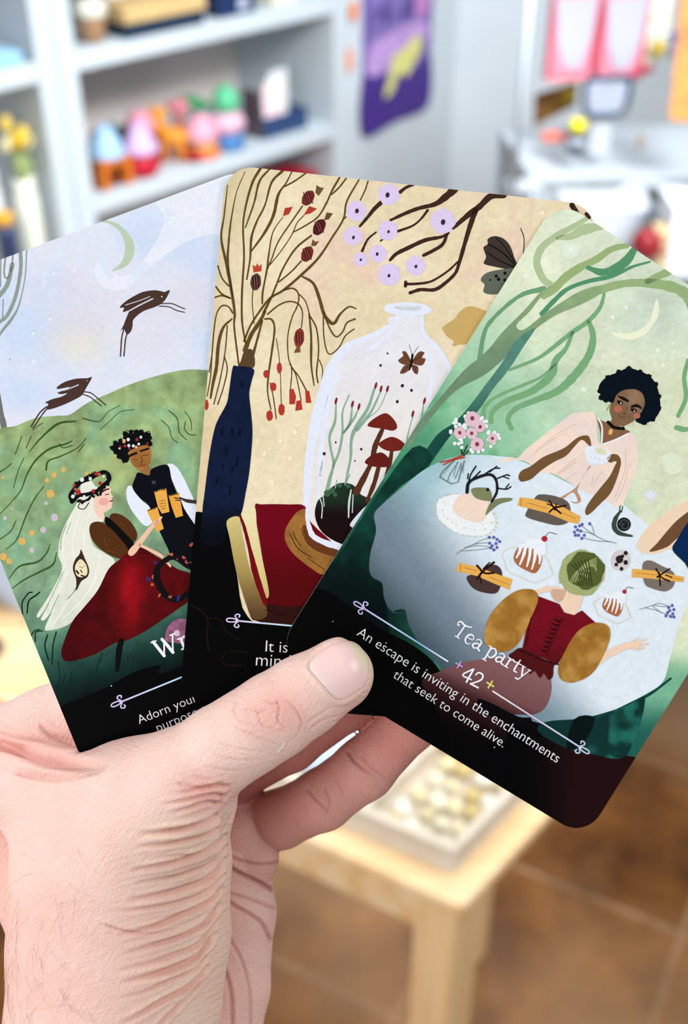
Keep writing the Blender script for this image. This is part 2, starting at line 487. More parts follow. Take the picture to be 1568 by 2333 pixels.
toy('carton', 'cream carton at the right end of the top shelf', 'box', 640, 8, ZB1, [
    ('carton_body', (228, 226, 206), 'box', [(-40, 40, -30, 30, 0, 60)]), ('flap', (236, 234, 220), 'box', [(-40, 40, -32, -30, 40, 60)])], rz=SA)
toy('storage_bin', 'dark navy bin behind the paper cup', 'bin', 240, 52, ZB1, [
    ('bin_body', (24, 30, 66), 'box', [(-60, 20, -20, 50, 0, 120)]), ('rim', (40, 36, 40), 'box', [(-62, 22, -22, 52, 120, 128)])], rz=SA, dv=.2)

# left unit
toy('gift_box', 'pale blue flat box on the upper left shelf', 'box', 36, 168, .9695, [
    ('box_body', (150, 204, 236), 'box', [(-70, 50, -40, 40, 0, 16)]), ('lid', (168, 216, 242), 'box', [(-72, 52, -42, 42, 16, 24)])], rz=SA)
toy('picture_book', 'purple book standing at the left edge of the photo', 'book', -34, 150, .9695, [
    ('cover', (122, 60, 130), 'box', [(-12, 12, -60, 60, 0, 240)]), ('pages', (230, 224, 214), 'box', [(-9, 9, -59, 58, 4, 241)])], rz=SA - .2, dv=.2, du=-.02)
def zat(px, py, v):
    return on_plane(px, py, SO + SV * v, SV)
def vase(px, v, label, k, ytop, yflow, tint):
    foot = zat(px, ytop, v)
    z0 = .4675
    hb, hf = zat(px, ytop, v).z - z0, zat(px, yflow, v).z - z0
    root = empty('flower_vase', Vector((foot.x, foot.y, z0)))
    tag(root, label, 'vase')
    obj('vase_body', lat([(.022, 0), (.026, .03), (.027, hb * .6), (.026, hb * .86), (.022, hb * .93), (.025, hb)]), mat('vase_glaze', tint, .3, .4, noise=(25, .06)), root, smooth=True)
    rnd = random.Random(k)
    for q in range(6):
        a_ = q * 1.05 + k
        top = Vector((.018 * math.cos(a_), .022 * math.sin(a_), hf - rnd.uniform(0, .4) * (hf - hb)))
        b_ = bmesh.new(); tube(b_, [(0, 0, hb - .02), top * .5 + Vector((0, 0, hb * .5)), top], .0025, 6)
        obj('stem', b_, mat('stem_green', (128, 146, 88), .6), root, smooth=True)
        b_ = bmesh.new(); blob(b_, top, (.015, .014, .02), 2, .25, rnd.randint(0, 99))
        obj('blossom', b_, mat('petals', [(206, 170, 36), (216, 190, 92), (222, 214, 168)][q % 3], .6), root, smooth=True)
    for q in range(4):
        b_ = bmesh.new(); blob(b_, (rnd.uniform(-.02, .02), rnd.uniform(-.02, .02), hb + (hf - hb) * rnd.uniform(.1, .5)), (.014, .008, .026), 2, .2, q)
        obj('leaf', b_, mat('leaf_green', (140, 156, 104), .6), root, smooth=True)
vase(-36, .085, 'white vase of yellow flowers at the very left edge, lower left shelf', 3, 392, 262, (222, 226, 226))
vase(52, .055, 'white vase with pale yellow flowers, next to the thick white upright', 5, 404, 280, (226, 230, 218))
f_ = zat(6, 485, .022)
g_ = empty('glass_jar', Vector((f_.x, f_.y, .4675)))
tag(g_, 'navy jar with an orange lid at the left edge, in front of the vases', 'jar')
hj = f_.z - .4675
obj('jar_body', lat([(.017, 0), (.02, .01), (.02, hj - .04), (.017, hj - .022)]), mat('navy_glass', (44, 56, 88), .3, .4, noise=(18, .5)), g_, smooth=True)
obj('lid', lat([(.019, hj - .024), (.02, hj - .004), (.018, hj)]), mat('orange_lid', (230, 170, 60), .5), g_, smooth=True)

# ------------------------------------------------------------------ right-hand display
RZ = P(1300, 372, 2.3).z
def upright(px, py, depth): return P(px, py, depth)
root = empty('display_stand', (P(1390, 380, 2.35).x, P(1390, 380, 2.35).y, 0), .08)
tag(root, 'white wire display stand with grey mesh sides right of the wall corner', 'display stand')
GREYM = mat('grey_mesh', (170, 178, 184), .5, .4, noise=(40, .12))
wm = mat('white_wire', (184, 194, 202), .4, .4)
obj('top_tray', bx(-.19, .30, -.12, .2, RZ - .012, RZ), wm, root, bevel=.002)
for x_, y_ in ((-.185, -.115), (.295, -.115), (-.185, .195), (.295, .195)):
    b_ = bmesh.new(); tube(b_, [(x_, y_, .02), (x_, y_, RZ - .01)], .008)
    obj('leg', b_, wm, root, smooth=True)
obj('side_mesh', bx(-.18, .29, -.105, -.1, RZ - .16, RZ - .03), GREYM, root)
obj('side_mesh', bx(-.18, -.175, -.1, .19, RZ - .30, RZ - .03), GREYM, root)
obj('basket_shelf', bx(-.18, .29, -.11, .19, RZ - .31, RZ - .30), wm, root)
for k, (a_, c_) in enumerate((((.02, -.13, RZ - .01), (-.185, -.13, RZ - .12)), ((.02, -.13, RZ - .01), (.06, -.14, RZ - .11)), ((.02, -.13, RZ - .01), (.295, -.13, RZ - .07)), ((-.185, -.13, RZ - .12), (.295, -.13, RZ - .15)))):
    b_ = bmesh.new(); tube(b_, [a_, c_], .009)
    obj('brace', b_, wm, root, smooth=True)
for k in range(12):
    b_ = bmesh.new(); x_ = -.165 + .04 * k
    tube(b_, [(x_, -.112, RZ - .3), (x_, -.112, RZ - .02)], .003, 6)
    obj('wire', b_, wm, root, smooth=True)

for x_ in (-.232, .295):
    b_ = bmesh.new(); tube(b_, [(x_, -.16, RZ - .01), (x_, -.16, P(1350, 182, 2.25).z + .298)], .007)
    obj('post', b_, wm, root, smooth=True)
b_ = bmesh.new(); tube(b_, [(-.245, -.16, P(1350, 182, 2.25).z + .298), (.42, -.16, P(1350, 182, 2.25).z + .298)], .006)
obj('rail', b_, wm, root, smooth=True)
for x_ in (-.232, .295):
    obj('bracket', bx(x_ - .009, max(x_ + .009, -.18) if x_ < 0 else x_ + .009, -.165, -.118, RZ - .012, RZ - .001), wm, root)

def packet(px, label):
    c_ = P(px, 182, 2.25)
    r_ = empty('gift_bag', c_, .12)
    tag(r_, label, 'bag', 'pink edged bags on the display')
    obj('front', bx(-.0465, .0465, 0, .02, 0, .24), mat('pink_paper', (208, 136, 156), .6, noise=(25, .08)), r_, bevel=.002)
    m_ = bmesh.new()
    ps = [(-.041, .148), (.041, .15), (.036, .08), (.018, .022), (-.012, .022), (-.03, .07)]
    lo__ = [m_.verts.new((x, -.0035, z)) for x, z in ps]; hi__ = [m_.verts.new((x, 0, z)) for x, z in ps]
    m_.faces.new(lo__)
    for i in range(6): m_.faces.new((lo__[i], lo__[(i + 1) % 6], hi__[(i + 1) % 6], hi__[i]))
    obj('window', m_, mat('white_paper', (178, 180, 198), .5), r_)
    for s_ in (-1, 1):
        obj('stripe', bx(s_ * .0425 - .003, s_ * .0425 + .003, -.003, 0, .008, .15), mat('red_print', (206, 76, 100), .6), r_)
    obj('hem', bx(-.0455, .0455, -.003, 0, .0, .012), mat('rose_print', (226, 120, 134), .6), r_)
    b_ = bmesh.new(); tube(b_, [(-.02, .01, .24), (-.015, .01, .30), (.015, .01, .30), (.02, .01, .24)], .003, 6)
    obj('handle', b_, mat('pink_cord', (220, 110, 130), .6), r_, smooth=True)
packet(1296, 'left one of the two white bags with pink edges')
packet(1408, 'right one of the two white bags with pink edges')

r_ = empty('small_sign', P(1377, 264, 2.22), .1)
tag(r_, 'small grey sign with a rounded navy frame under the pink bags', 'sign')
m_ = bmesh.new()
for a_, c_ in (((-.04, .006), (.04, 0)), ((-.043, .075), (.043, .066))): pass
tube(m_, [(x / 1000, 0, z / 1000) for x, z in cr([(-34, 2), (0, 0), (34, 4), (41, 20), (44, 60), (36, 70), (0, 71), (-36, 70), (-43, 58), (-40, 18), (-34, 2)], 4)], .006, 8)
obj('frame', m_, mat('navy_frame', (58, 74, 96), .5), r_, smooth=True)
obj('panel', bx(-.039, .039, 0, .005, .004, .068), mat('grey_panel', (164, 172, 188), .5, noise=(30, .1)), r_)
obj('stand', bx(-.02, .02, .008, .03, -.075, .03), mat('grey_stand', (190, 196, 204), .5), r_)

def slab(name, label, cat, quad, depth, colr, thick=.012, extra=()):
    """an upright flat-sided thing whose front face has the four traced corners"""
    pts = [P(x, y, d) for (x, y), d in zip(quad, depth)]
    c_ = sum(pts, Vector()) / len(pts)
    n_ = (pts[1] - pts[0]).cross(pts[3] - pts[0]).normalized()
    if n_.dot(FWD) < 0: n_ = -n_
    m_ = bmesh.new()
    a_ = [m_.verts.new(p - c_) for p in pts]; b_ = [m_.verts.new(p - c_ + n_ * thick) for p in pts]
    k_ = len(pts)
    m_.faces.new(a_); m_.faces.new(b_[::-1])
    for i in range(k_): m_.faces.new((a_[i], b_[i], b_[(i + 1) % k_], a_[(i + 1) % k_]))
    r_ = empty(name, c_); tag(r_, label, cat)
    obj('face', m_, mat(name + '_print', colr, .5, .3, noise=(35, .45)), r_)
    return r_, c_
r_, c_ = slab('picture_tile', 'dark brown and gold picture tile left of the small grey sign', 'tile', [(1228, 212), (1316, 184), (1312, 240), (1226, 284)], (2.36, 2.42, 2.42, 2.36), (120, 84, 36))
m_ = bmesh.new(); blob(m_, tuple(P(1296, 222, 2.40) - c_ - FWD * .004), (.018, .004, .018), 2, .2, 1)
obj('gold_motif', m_, mat('gold_print', (158, 134, 30), .5), r_, smooth=True)
r_, c_ = slab('fabric_panel', 'orange cloth panel hanging at the right edge of the photo', 'cloth', [(1556, -40), (1640, -40), (1620, 282), (1526, 272)], (2.1, 2.1, 2.12, 2.12), (188, 116, 28), .004)
b_ = bmesh.new(); tube(b_, [P(1550, -44, 2.1) - c_, P(1646, -44, 2.1) - c_], .006)
obj('rod', b_, wm, r_)
r_, c_ = slab('paper_bag', 'beige printed paper bag behind the pink edged bags', 'bag', [(1452, -30), (1536, -20), (1520, 120), (1470, 158)], (2.38, 2.4, 2.4, 2.38), (222, 212, 196), .02)
m_ = bmesh.new(); tube(m_, [P(x, y, 2.36) - c_ for x, y in cr([(1524, 76), (1540, 92), (1540, 112), (1526, 126)], 4)], [.008] * 12 + [.006], 8)
obj('blue_motif', m_, mat('blue_print', (70, 92, 156), .5), r_, smooth=True)
m_ = bmesh.new(); blob(m_, tuple(P(1502, 110, 2.36) - c_), (.018, .006, .016), 2, .15, 4)
obj('gold_motif', m_, mat('yellow_print', (206, 182, 84), .5), r_, smooth=True)
def lump(name, label, cat, px, py, depth, parts):
    r_ = empty(name, P(px, py, depth)); tag(r_, label, cat)
    for nm, colr, kind, data in parts:
        m_ = bmesh.new()
        if kind == 'lathe': lathe(m_, [(a / 1000, b / 1000) for a, b in data], 24)
        else:
            for d_ in data: blob(m_, [q / 1000 for q in d_[:3]], [q / 1000 for q in d_[3:]], 3, .1, len(nm))
        obj(nm, m_, mat(nm + '_gloss', colr, .4, .4), r_, smooth=True)
lump('small_bottle', 'black bottle with a yellow cap on the white display stand', 'bottle', 1310, 346, 2.25, [
    ('bottle_body', (34, 48, 62), 'lathe', [(15, 0), (17, 4), (17, 36), (12, 42)]), ('cap', (226, 214, 20), 'lathe', [(15, 41), (16, 46), (16, 58), (12, 62)]),
    ('paper_label', (180, 188, 200), 'lathe', [(17.4, 14), (17.4, 28)])])
lump('soap_bar', 'coral red soap lump left of the black bottle', 'soap', 1256, 322, 2.3, [('bar', (222, 116, 98), 'blob', [(0, 0, 9, 27, 15, 11)]), ('wrapper', (206, 70, 90), 'blob', [(27, 0, 7, 12, 11, 8)])])
lump('wooden_charm', 'tiny brown wooden charm on the right of the display stand', 'charm', 1458, 338, 2.25, [('charm_body', (186, 164, 140), 'blob', [(0, 0, 14, 7, 6, 14)]), ('loop', (200, 190, 180), 'blob', [(0, 0, 30, 3, 3, 4)])])
lump('ribbon_bow', 'crimson bow at the corner of the right pink edged bag', 'bow', 1458, 172, 2.24, [('knot', (176, 40, 70), 'blob', [(0, 0, 6, 9, 6, 7)]), ('loop', (190, 50, 80), 'blob', [(14, 0, 12, 13, 5, 7), (-13, 0, 0, 12, 5, 6)])])
RPZ = .745
pl_ = empty('side_table', (0, 0, 0)); tag(pl_, 'white side table behind the right card carrying bins and cartons', 'table')
obj('tabletop', bx(.30, 1.2, 1.25, 1.75, RPZ - .035, RPZ), WHITE, pl_, bevel=.004)
for x_, y_ in ((.40, 1.44), (.40, 1.70), (1.16, 1.44), (1.16, 1.70)):
    obj('leg', bx(x_ - .02, x_ + .02, y_ - .02, y_ + .02, 0, RPZ - .035), WHITE, pl_, bevel=.003)
def carton(name, label, cat, px0, px1, pyt, depth, dy, colr):
    a_, b_ = P(px0, pyt, depth), P(px1, pyt, depth)
    r_ = empty(name, ((a_.x + b_.x) / 2, a_.y, RPZ + .0004)); tag(r_, label, cat)
    w_, h_ = (b_.x - a_.x) / 2, a_.z - RPZ
    obj('box_body', bx(-w_, w_, 0, dy, 0, h_ - .012), mat(name + '_board', colr, .6, .2, noise=(20, .06)), r_, bevel=.002)
    obj('lid', bx(-w_ - .001, w_ + .001, -.001, dy + .001, h_ - .012, h_), mat(name + '_lid', tuple(int(c * .96) for c in colr), .6, .2), r_, bevel=.002)
lump('yarn_ball', 'dark red ball of yarn under the display stand, just above the green card', 'yarn', 1474, 566, 1.9, [('ball', (130, 12, 24), 'blob', [(0, 0, 10, 24, 24, 24)]), ('tail', (130, 12, 24), 'blob', [(24, 0, -8, 14, 4, 4)])])
carton('cardboard_box', 'tan cardboard box next to the dark red yarn', 'box', 1502, 1532, 532, 1.9, .05, (206, 180, 140))
carton('white_carton', 'white carton at the right edge above the green card', 'box', 1538, 1640, 476, 1.9, .10, (226, 232, 242))
carton('grey_crate', 'dark grey crate between the wire stand and the white carton', 'box', 1494, 1534, 498, 1.99, .06, (120, 132, 140))
carton('storage_bin', 'big pale grey bin below the wire display stand', 'bin', 1290, 1486, 478, 2.06, .10, (200, 208, 218))
# ------------------------------------------------------------------ the low table in front
TZ = .50
TC = on_height(1052, 2057, TZ)
E1 = Vector((math.cos(math.radians(151)), math.sin(math.radians(151)), 0))
E2 = Vector((math.cos(math.radians(49)), math.sin(math.radians(49)), 0))
K_ = (1.55 - TZ) / .83
TM = Matrix(((E1.x, E2.x, 0, 0), (E1.y, E2.y, 0, 0), (0, 0, 1, 0), (0, 0, 0, 1)))
def tbl(a, b, z): return TC + E1 * (a * K_) + E2 * (b * K_) + Vector((0, 0, z))
def wood(name, c1, c2, ang=0.0, scale=1.0):
    m = mat(name, c1, .5, .3)
    nt = m.node_tree; b = nt.nodes['Principled BSDF']
    tc = nt.nodes.new('ShaderNodeTexCoord')
    mp = nt.nodes.new('ShaderNodeMapping'); mp.inputs['Rotation'].default_value = (0, 0, ang); mp.inputs['Scale'].default_value = (3 * scale, 60 * scale, 20 * scale)
    n = nt.nodes.new('ShaderNodeTexNoise'); n.inputs['Scale'].default_value = 1.2; n.inputs['Detail'].default_value = 4
    nt.links.new(tc.outputs['Object'], mp.inputs['Vector']); nt.links.new(mp.outputs['Vector'], n.inputs['Vector'])
    rp = nt.nodes.new('ShaderNodeValToRGB')
    rp.color_ramp.elements[0].position = .35; rp.color_ramp.elements[0].color = lin(c2) + (1,)
    rp.color_ramp.elements[1].position = .6; rp.color_ramp.elements[1].color = lin(c1) + (1,)
    nt.links.new(n.outputs['Fac'], rp.inputs['Fac']); nt.links.new(rp.outputs['Color'], b.inputs['Base Color'])
    return m
PINE = wood('varnished_pine', (252, 220, 174), (238, 194, 136), -math.radians(151))
PINEV = wood('pine_leg', (254, 220, 168), (242, 200, 144), 0)
PINEV.node_tree.nodes['Mapping'].inputs['Scale'].default_value = (60, 60, 3)
BIRCH = wood('pale_birch', (226, 216, 202), (216, 202, 182), -math.radians(151))

table = empty('low_table', tbl(0, 0, -TZ))
tag(table, 'low varnished pine table behind the hand, one square leg in view', 'table')
def tbox(name, a0, a1, b0, b1, z0, z1, m, parent=table, bev=.003):
    return obj(name, bx(a0 * K_, a1 * K_, b0 * K_, b1 * K_, z0 + TZ, z1 + TZ, M=TM), m, parent, bevel=bev)
TA, TB = .80, .24
tbox('tabletop', -.004, TA, -.004, TB, -.022, 0, PINE, bev=.006)
tbox('apron', .045, TA - .05, .010, .026, -.095, -.022, PINE)
tbox('apron', .135, TA - .05, TB - .03, TB - .014, -.095, -.022, PINE)
tbox('apron', .012, .026, .05, .14, -.07, -.022, PINE)
tbox('apron', TA - .03, TA - .016, .05, TB - .05, -.095, -.022, PINE)
for a_, b_ in ((.006, .006), (TA - .05, .006), (.092, TB - .05), (TA - .05, TB - .05)):
    tbox('leg', a_, a_ + .041, b_, b_ + .041, -TZ, -.022, PINEV)

tray = empty('wooden_tray', tbl(0, 0, .0005))
tag(tray, 'pale wooden tray with cream stones at the corner of the low table', 'tray')
def tb2(name, a0, a1, b0, b1, z0, z1, m=BIRCH):
    return obj(name, bx(a0 * K_, a1 * K_, b0 * K_, b1 * K_, z0, z1, M=TM), m, tray, bevel=.002)
A0_, A1_, B0_, B1_, TH_ = .022, .36, .022, .152, .040
tb2('tray_floor', A0_, A1_, B0_, B1_, 0, .006)
tb2('tray_side', A0_, A1_, B0_, B0_ + .009, .006, TH_)
tb2('tray_side', A0_, A1_, B1_ - .009, B1_, .006, TH_, wood('reddish_birch', (226, 180, 130), (200, 150, 96), -math.radians(151)))
tb2('tray_side', A0_, A0_ + .009, B0_ + .009, B1_ - .009, .006, TH_)
tb2('tray_side', A1_ - .009, A1_, B0_ + .009, B1_ - .009, .006, TH_)
tb2('divider', .114, .121, B0_ + .009, B1_ - .009, .006, TH_ - .004)
rnd = random.Random(11)
stone_cols = [(236, 230, 206), (226, 214, 170), (240, 238, 226), (212, 190, 130), (232, 222, 180)]
where = []
for j in range(5):
    for i in range(4):
        where.append((.043 + .0175 * i + rnd.uniform(-.003, .003), .04 + .0215 * j + rnd.uniform(-.003, .003)))
SIDE = ['near the front wall of the tray', 'second row from the front of the tray', 'middle row of the tray', 'second row from the back of the tray', 'along the reddish back wall of the tray']
COLN = ['at the right end', 'right of centre', 'left of centre', 'at the left end']
for k, (a_, b_) in enumerate(where):
    m_ = bmesh.new(); r0 = rnd.uniform(.0085, .0105)
    blob(m_, (0, 0, 0), (r0 * 1.15, r0, r0 * .8), 2, .18, k)
    o_ = obj('cream_stone', m_, mat('cream_stone', stone_cols[k % 5], .5, .3, noise=(60, .12)), smooth=True)
    o_.location = tbl(a_, b_, .0075 + r0 * .8 + rnd.uniform(0, .003))
    o_.rotation_euler = (rnd.uniform(-.3, .3), 0, rnd.uniform(0, 3))
    tag(o_, 'cream stone lying %s, %s' % (SIDE[k // 4], COLN[k % 4]), 'stone', 'cream stones in the wooden tray')
def flatbag(name, label, cat, a0, a1, b0, b1, z, h, colr, seed):
    r_ = empty(name, tbl((a0 + a1) / 2, (b0 + b1) / 2, z)); tag(r_, label, cat)
    m_ = bmesh.new(); blob(m_, (0, 0, h / 2), ((a1 - a0) / 2 * K_, (b1 - b0) / 2 * K_, h / 2), 4, .16, seed)
    _r = random.Random(seed); _k = [(Vector((_r.uniform(-1, 1), _r.uniform(-1, 1), _r.uniform(-1, 1))).normalized() * _r.uniform(150, 320), _r.uniform(0, 6)) for _ in range(9)]
    for v in m_.verts: v.co += v.co.normalized() * .0022 * sum(math.sin(v.co.dot(q) + ph) for q, ph in _k) / 2.2
    for v in m_.verts:
        w_ = TM @ Vector((v.co.x, v.co.y, 0)); v.co = Vector((w_.x, w_.y, max(v.co.z, 0)))
    obj('pouch', m_, mat(name + '_film', colr, .35, .4, noise=(30, .1)), r_, smooth=True)
    m_ = bmesh.new(); blob(m_, (0, 0, h * .95), (.012, .008, .008), 2, .2, seed + 1)
    obj('tie', m_, mat(name + '_tie', tuple(int(c * .9) for c in colr), .5), r_, smooth=True)
flatbag('plastic_pouch', 'pale blue plastic pouch beside the cream stones in the tray', 'pouch', .129, .195, .042, .131, .008, .05, (204, 218, 244), 2)
flatbag('plastic_pouch', 'whitish pouch in the tray behind the little finger', 'pouch', .218, .298, .044, .129, .008, .045, (238, 226, 216), 5)
flatbag('velvet_pouch', 'deep blue pouch on the table behind the tray', 'pouch', .035, .085, .165, .235, .0008, .05, (20, 62, 132), 8)
flatbag('velvet_pouch', 'blackish blue pouch left of the deep blue one behind the tray', 'pouch', .088, .120, .165, .225, .0008, .05, (12, 40, 80), 9)
flatbag('velvet_pouch', 'purple pouch touching the little finger tip in view', 'pouch', .150, .190, .165, .225, .0008, .055, (96, 30, 120), 12)
flatbag('plastic_pouch', 'pale blue pouch between the purple and the dark blue pouches', 'pouch', .121, .149, .165, .225, .0008, .055, (190, 206, 240), 13)
# left end of the table, beside the left card
r_ = empty('paper_box', tbl(.60, .14, .0005)); tag(r_, 'pale blue paper box on the table left of the left card', 'box')
obj('box_body', bx(-.09, .06, -.035, .05, 0, .075, M=TM), mat('pale_blue_card', (196, 214, 242), .6), r_, bevel=.002)
obj('lid', bx(-.093, .063, -.038, .053, .075, .09, M=TM), mat('pale_blue_lid', (206, 222, 246), .6), r_, bevel=.002)
for k, (a_, b_, lab, c_) in enumerate(((.575, .040, 'dark navy stone on the left end of the table, nearest the left card', (18, 34, 62)), (.605, .018, 'black stone at the far left of the table', (20, 24, 32)))):
    m_ = bmesh.new(); blob(m_, (0, 0, .016), (.022, .018, .016), 3, .15, 20 + k)
    o_ = obj('dark_stone', m_, mat('dark_stone', c_, .35, .4, noise=(40, .2)), smooth=True)
    o_.location = tbl(a_, b_, .0003); tag(o_, lab, 'stone', 'dark stones on the table')
r_ = empty('wooden_dish', tbl(.635, .066, .0005)); tag(r_, 'little tan wooden dish behind the dark stones', 'dish')
obj('dish_body', lat([(r / 1000, h / 1000) for r, h in [(26, 0), (34, 8), (38, 30), (35, 31), (31, 10), (10, 8)]]), mat('dish_wood', (206, 182, 140), .5, noise=(20, .1)), r_, smooth=True)
m_ = bmesh.new(); blob(m_, (0, 0, .03), (.024, .022, .014), 2, .2, 3)
obj('cotton_filling', m_, mat('cotton_white', (232, 230, 222), .8), r_, smooth=True)
# ------------------------------------------------------------------ card poses
CARD_W, CARD_H = 90.26, 128.91
_q = dict(n=(0.06659, -0.0477, -1.0), c1=(-40.87, 6.46, .36812), c2=(10.89, 14.41, -.09226), c3=(55.97, -2.82, -.55736))
CARD_N = np.array(_q['n']); CARD_N /= np.linalg.norm(CARD_N)          # towards the photographer (camera frame, z away)
_ux = np.array([1, 0, 0]) - CARD_N * CARD_N[0]; _ux /= np.linalg.norm(_ux)
_uy = np.cross(CARD_N, _ux); _uy *= np.sign(_uy[1])
CARD_FRAMES = []
for _k, _dz in (('c1', 1.6), ('c2', .8), ('c3', 0.0)):
    _x, _y, _t = _q[_k]
    _ex = math.cos(_t) * _ux + math.sin(_t) * _uy
    _ey = -math.sin(_t) * _ux + math.cos(_t) * _uy
    CARD_FRAMES.append((np.array([0, 0, 280 + _dz]) + _ux * _x + _uy * _y, _ex, _ey, CARD_W, CARD_H))
# ------------------------------------------------------------------ printed artwork: flat ink shapes lying on the card stock
def vnoise(x, y, s, seed):
    """smooth value noise, -1..1"""
    x = np.asarray(x, float) / s + seed * 17.3; y = np.asarray(y, float) / s + seed * 9.1
    xi, yi = np.floor(x), np.floor(y)
    fx_, fy_ = x - xi, y - yi
    fx_ = fx_ * fx_ * (3 - 2 * fx_); fy_ = fy_ * fy_ * (3 - 2 * fy_)
    def h(a, b):
        v = np.sin(a * 127.1 + b * 311.7 + seed * 74.7) * 43758.5453
        return v - np.floor(v)
    v = (h(xi, yi) * (1 - fx_) + h(xi + 1, yi) * fx_) * (1 - fy_) + (h(xi, yi + 1) * (1 - fx_) + h(xi + 1, yi + 1) * fx_) * fy_
    return v * 2 - 1
def fbm(x, y, s, seed): return vnoise(x, y, s, seed) * .55 + vnoise(x, y, s / 2.1, seed + 1) * .3 + vnoise(x, y, s / 4.3, seed + 2) * .15
def sst(a, b, x):
    t = np.clip((np.asarray(x, float) - a) / (b - a), 0, 1)
    return t * t * (3 - 2 * t)
def ramp(x, stops):
    xs = [s[0] for s in stops]
    return np.stack([np.interp(x, xs, [s[1][i] for s in stops]) for i in range(3)], -1)
def mix(a, b, w):
    return np.asarray(a, float) * (1 - np.asarray(w)[..., None]) + np.asarray(b, float) * np.asarray(w)[..., None]
def lin_np(c):
    c = np.clip(np.asarray(c, float) / 255, 0, 1)
    return np.where(c <= .04045, c / 12.92, ((c + .055) / 1.055) ** 2.4)

class Art:
    """ink on one card; shapes are digitised in the coordinates of an enlarged view (fr) and kept in card millimetres"""
    STEP = .0007
    def __init__(s, frame):
        s.o, s.ex, s.ey, s.w, s.h = frame
        s.T, s.C, s.z = [], [], s.STEP
        s.fr = (0, 0, 1)
        r, n = 6.9, 10
        s.clip = []
        for cx, cy, a0 in ((s.w / 2 - r, s.h / 2 - r, 0), (-s.w / 2 + r, s.h / 2 - r, 90), (-s.w / 2 + r, -s.h / 2 + r, 180), (s.w / 2 - r, -s.h / 2 + r, 270)):
            for k in range(n + 1):
                a = math.radians(a0 + 90 * k / n)
                s.clip.append((cx + r * math.cos(a), cy + r * math.sin(a)))
        s.clip = np.array(s.clip)
    def up(s): s.z += .0004
    def F(s, ox, oy, k): s.fr = (ox, oy, k); return s
    def L(s): s.z += s.STEP
    def px(s, p):
        p = np.asarray(p, float)[..., :2]
        return p * s.fr[2] + np.array(s.fr[:2])
    def mm(s, px):
        px = np.asarray(px, float)
        d = np.stack([(px[..., 0] - CX) / FPX, (CY - px[..., 1]) / FPX, np.ones(px.shape[:-1])], -1)
        t = (s.o @ CARD_N) / (d @ CARD_N)
        q = d * t[..., None] - s.o
        return np.stack([q @ s.ex, q @ s.ey], -1)
    def to_px(s, m):
        q = s.o + np.asarray(m)[..., :1] * s.ex + np.asarray(m)[..., 1:2] * s.ey
        return np.stack([CX + FPX * q[..., 0] / q[..., 2], CY - FPX * q[..., 1] / q[..., 2]], -1)
    def emit(s, tris, col):
        """tris (n,3,2) mm; colour an rgb or a function of photo position"""
        tris = np.asarray(tris, float)
        if not len(tris): return
        c = s.clip
        e = np.roll(c, -1, 0) - c
        nrm = np.stack([-e[:, 1], e[:, 0]], 1)
        sd = np.einsum('tvk,ek->tve', tris, nrm) - np.einsum('ek,ek->e', c, nrm)
        inn = (sd > -1e-7).all(2)
        keep = list(tris[inn.all(1)])
        for t in tris[~inn.all(1)]:
            poly = [p for p in t]
            for i in range(len(c)):
                out = []
                for a, b in zip(poly, poly[1:] + poly[:1]):
                    da, db = (a - c[i]) @ nrm[i], (b - c[i]) @ nrm[i]
                    if da >= 0: out.append(a)
                    if (da >= 0) != (db >= 0): out.append(a + (b - a) * da / (da - db))
                poly = out
                if len(poly) < 3: break
            for k in range(1, len(poly) - 1): keep.append(np.array([poly[0], poly[k], poly[k + 1]]))
        if not keep: return
        t = np.array(keep)
        a2 = (t[:, 1, 0] - t[:, 0, 0]) * (t[:, 2, 1] - t[:, 0, 1]) - (t[:, 1, 1] - t[:, 0, 1]) * (t[:, 2, 0] - t[:, 0, 0])
        t[a2 < 0] = t[a2 < 0][:, ::-1]
        t = t[np.abs(a2) > 1e-7]
        P3 = np.concatenate([t, np.full(t.shape[:2] + (1,), s.z)], 2)
        if callable(col):
            q = s.to_px(t.reshape(-1, 2)); cc = lin_np(col(q[:, 0], q[:, 1])).reshape(-1, 3, 3)
        else:
            cc = np.tile(lin_np(col), (len(t), 3, 1))
        s.T.append(P3); s.C.append(cc)
    def ground(s, fn, nx=150, ny=214):
        xs = np.linspace(-s.w / 2, s.w / 2, nx + 1); ys = np.linspace(-s.h / 2, s.h / 2, ny + 1)
        X, Y = np.meshgrid(xs, ys, indexing='ij'); V = np.stack([X, Y], -1)
        a, b, c, d = V[:-1, :-1], V[1:, :-1], V[1:, 1:], V[:-1, 1:]
        s.emit(np.concatenate([np.stack([a, b, c], 2).reshape(-1, 3, 2), np.stack([a, c, d], 2).reshape(-1, 3, 2)]), fn)
        s.L()
    def fill(s, pts, col, smooth=True, cell=0.0, raw=False, n=4, up=True):
        if up: s.up()
        p = np.array(cr(pts, n, True)) if smooth else np.array(pts, float)
        m = s.mm(s.px(p)) if not raw else p
        vs = [Vector(q) for q in m]; k = len(vs)
        if cell:
            lo_, hi_ = m.min(0), m.max(0)
            gx, gy = np.meshgrid(np.arange(lo_[0], hi_[0], cell), np.arange(lo_[1], hi_[1], cell * .87))
            gx[1::2] += cell / 2
            g = np.stack([gx.ravel(), gy.ravel()], 1)
            vs += [Vector(q) for q in g[inside(g, m)]]
        r = mgeo.delaunay_2d_cdt(vs, [(i, (i + 1) % k) for i in range(k)], [], 1, 1e-6)
        ov = np.array([(v.x, v.y) for v in r[0]])
        if len(r[2]): s.emit(ov[np.array([f[:3] for f in r[2]])], col)
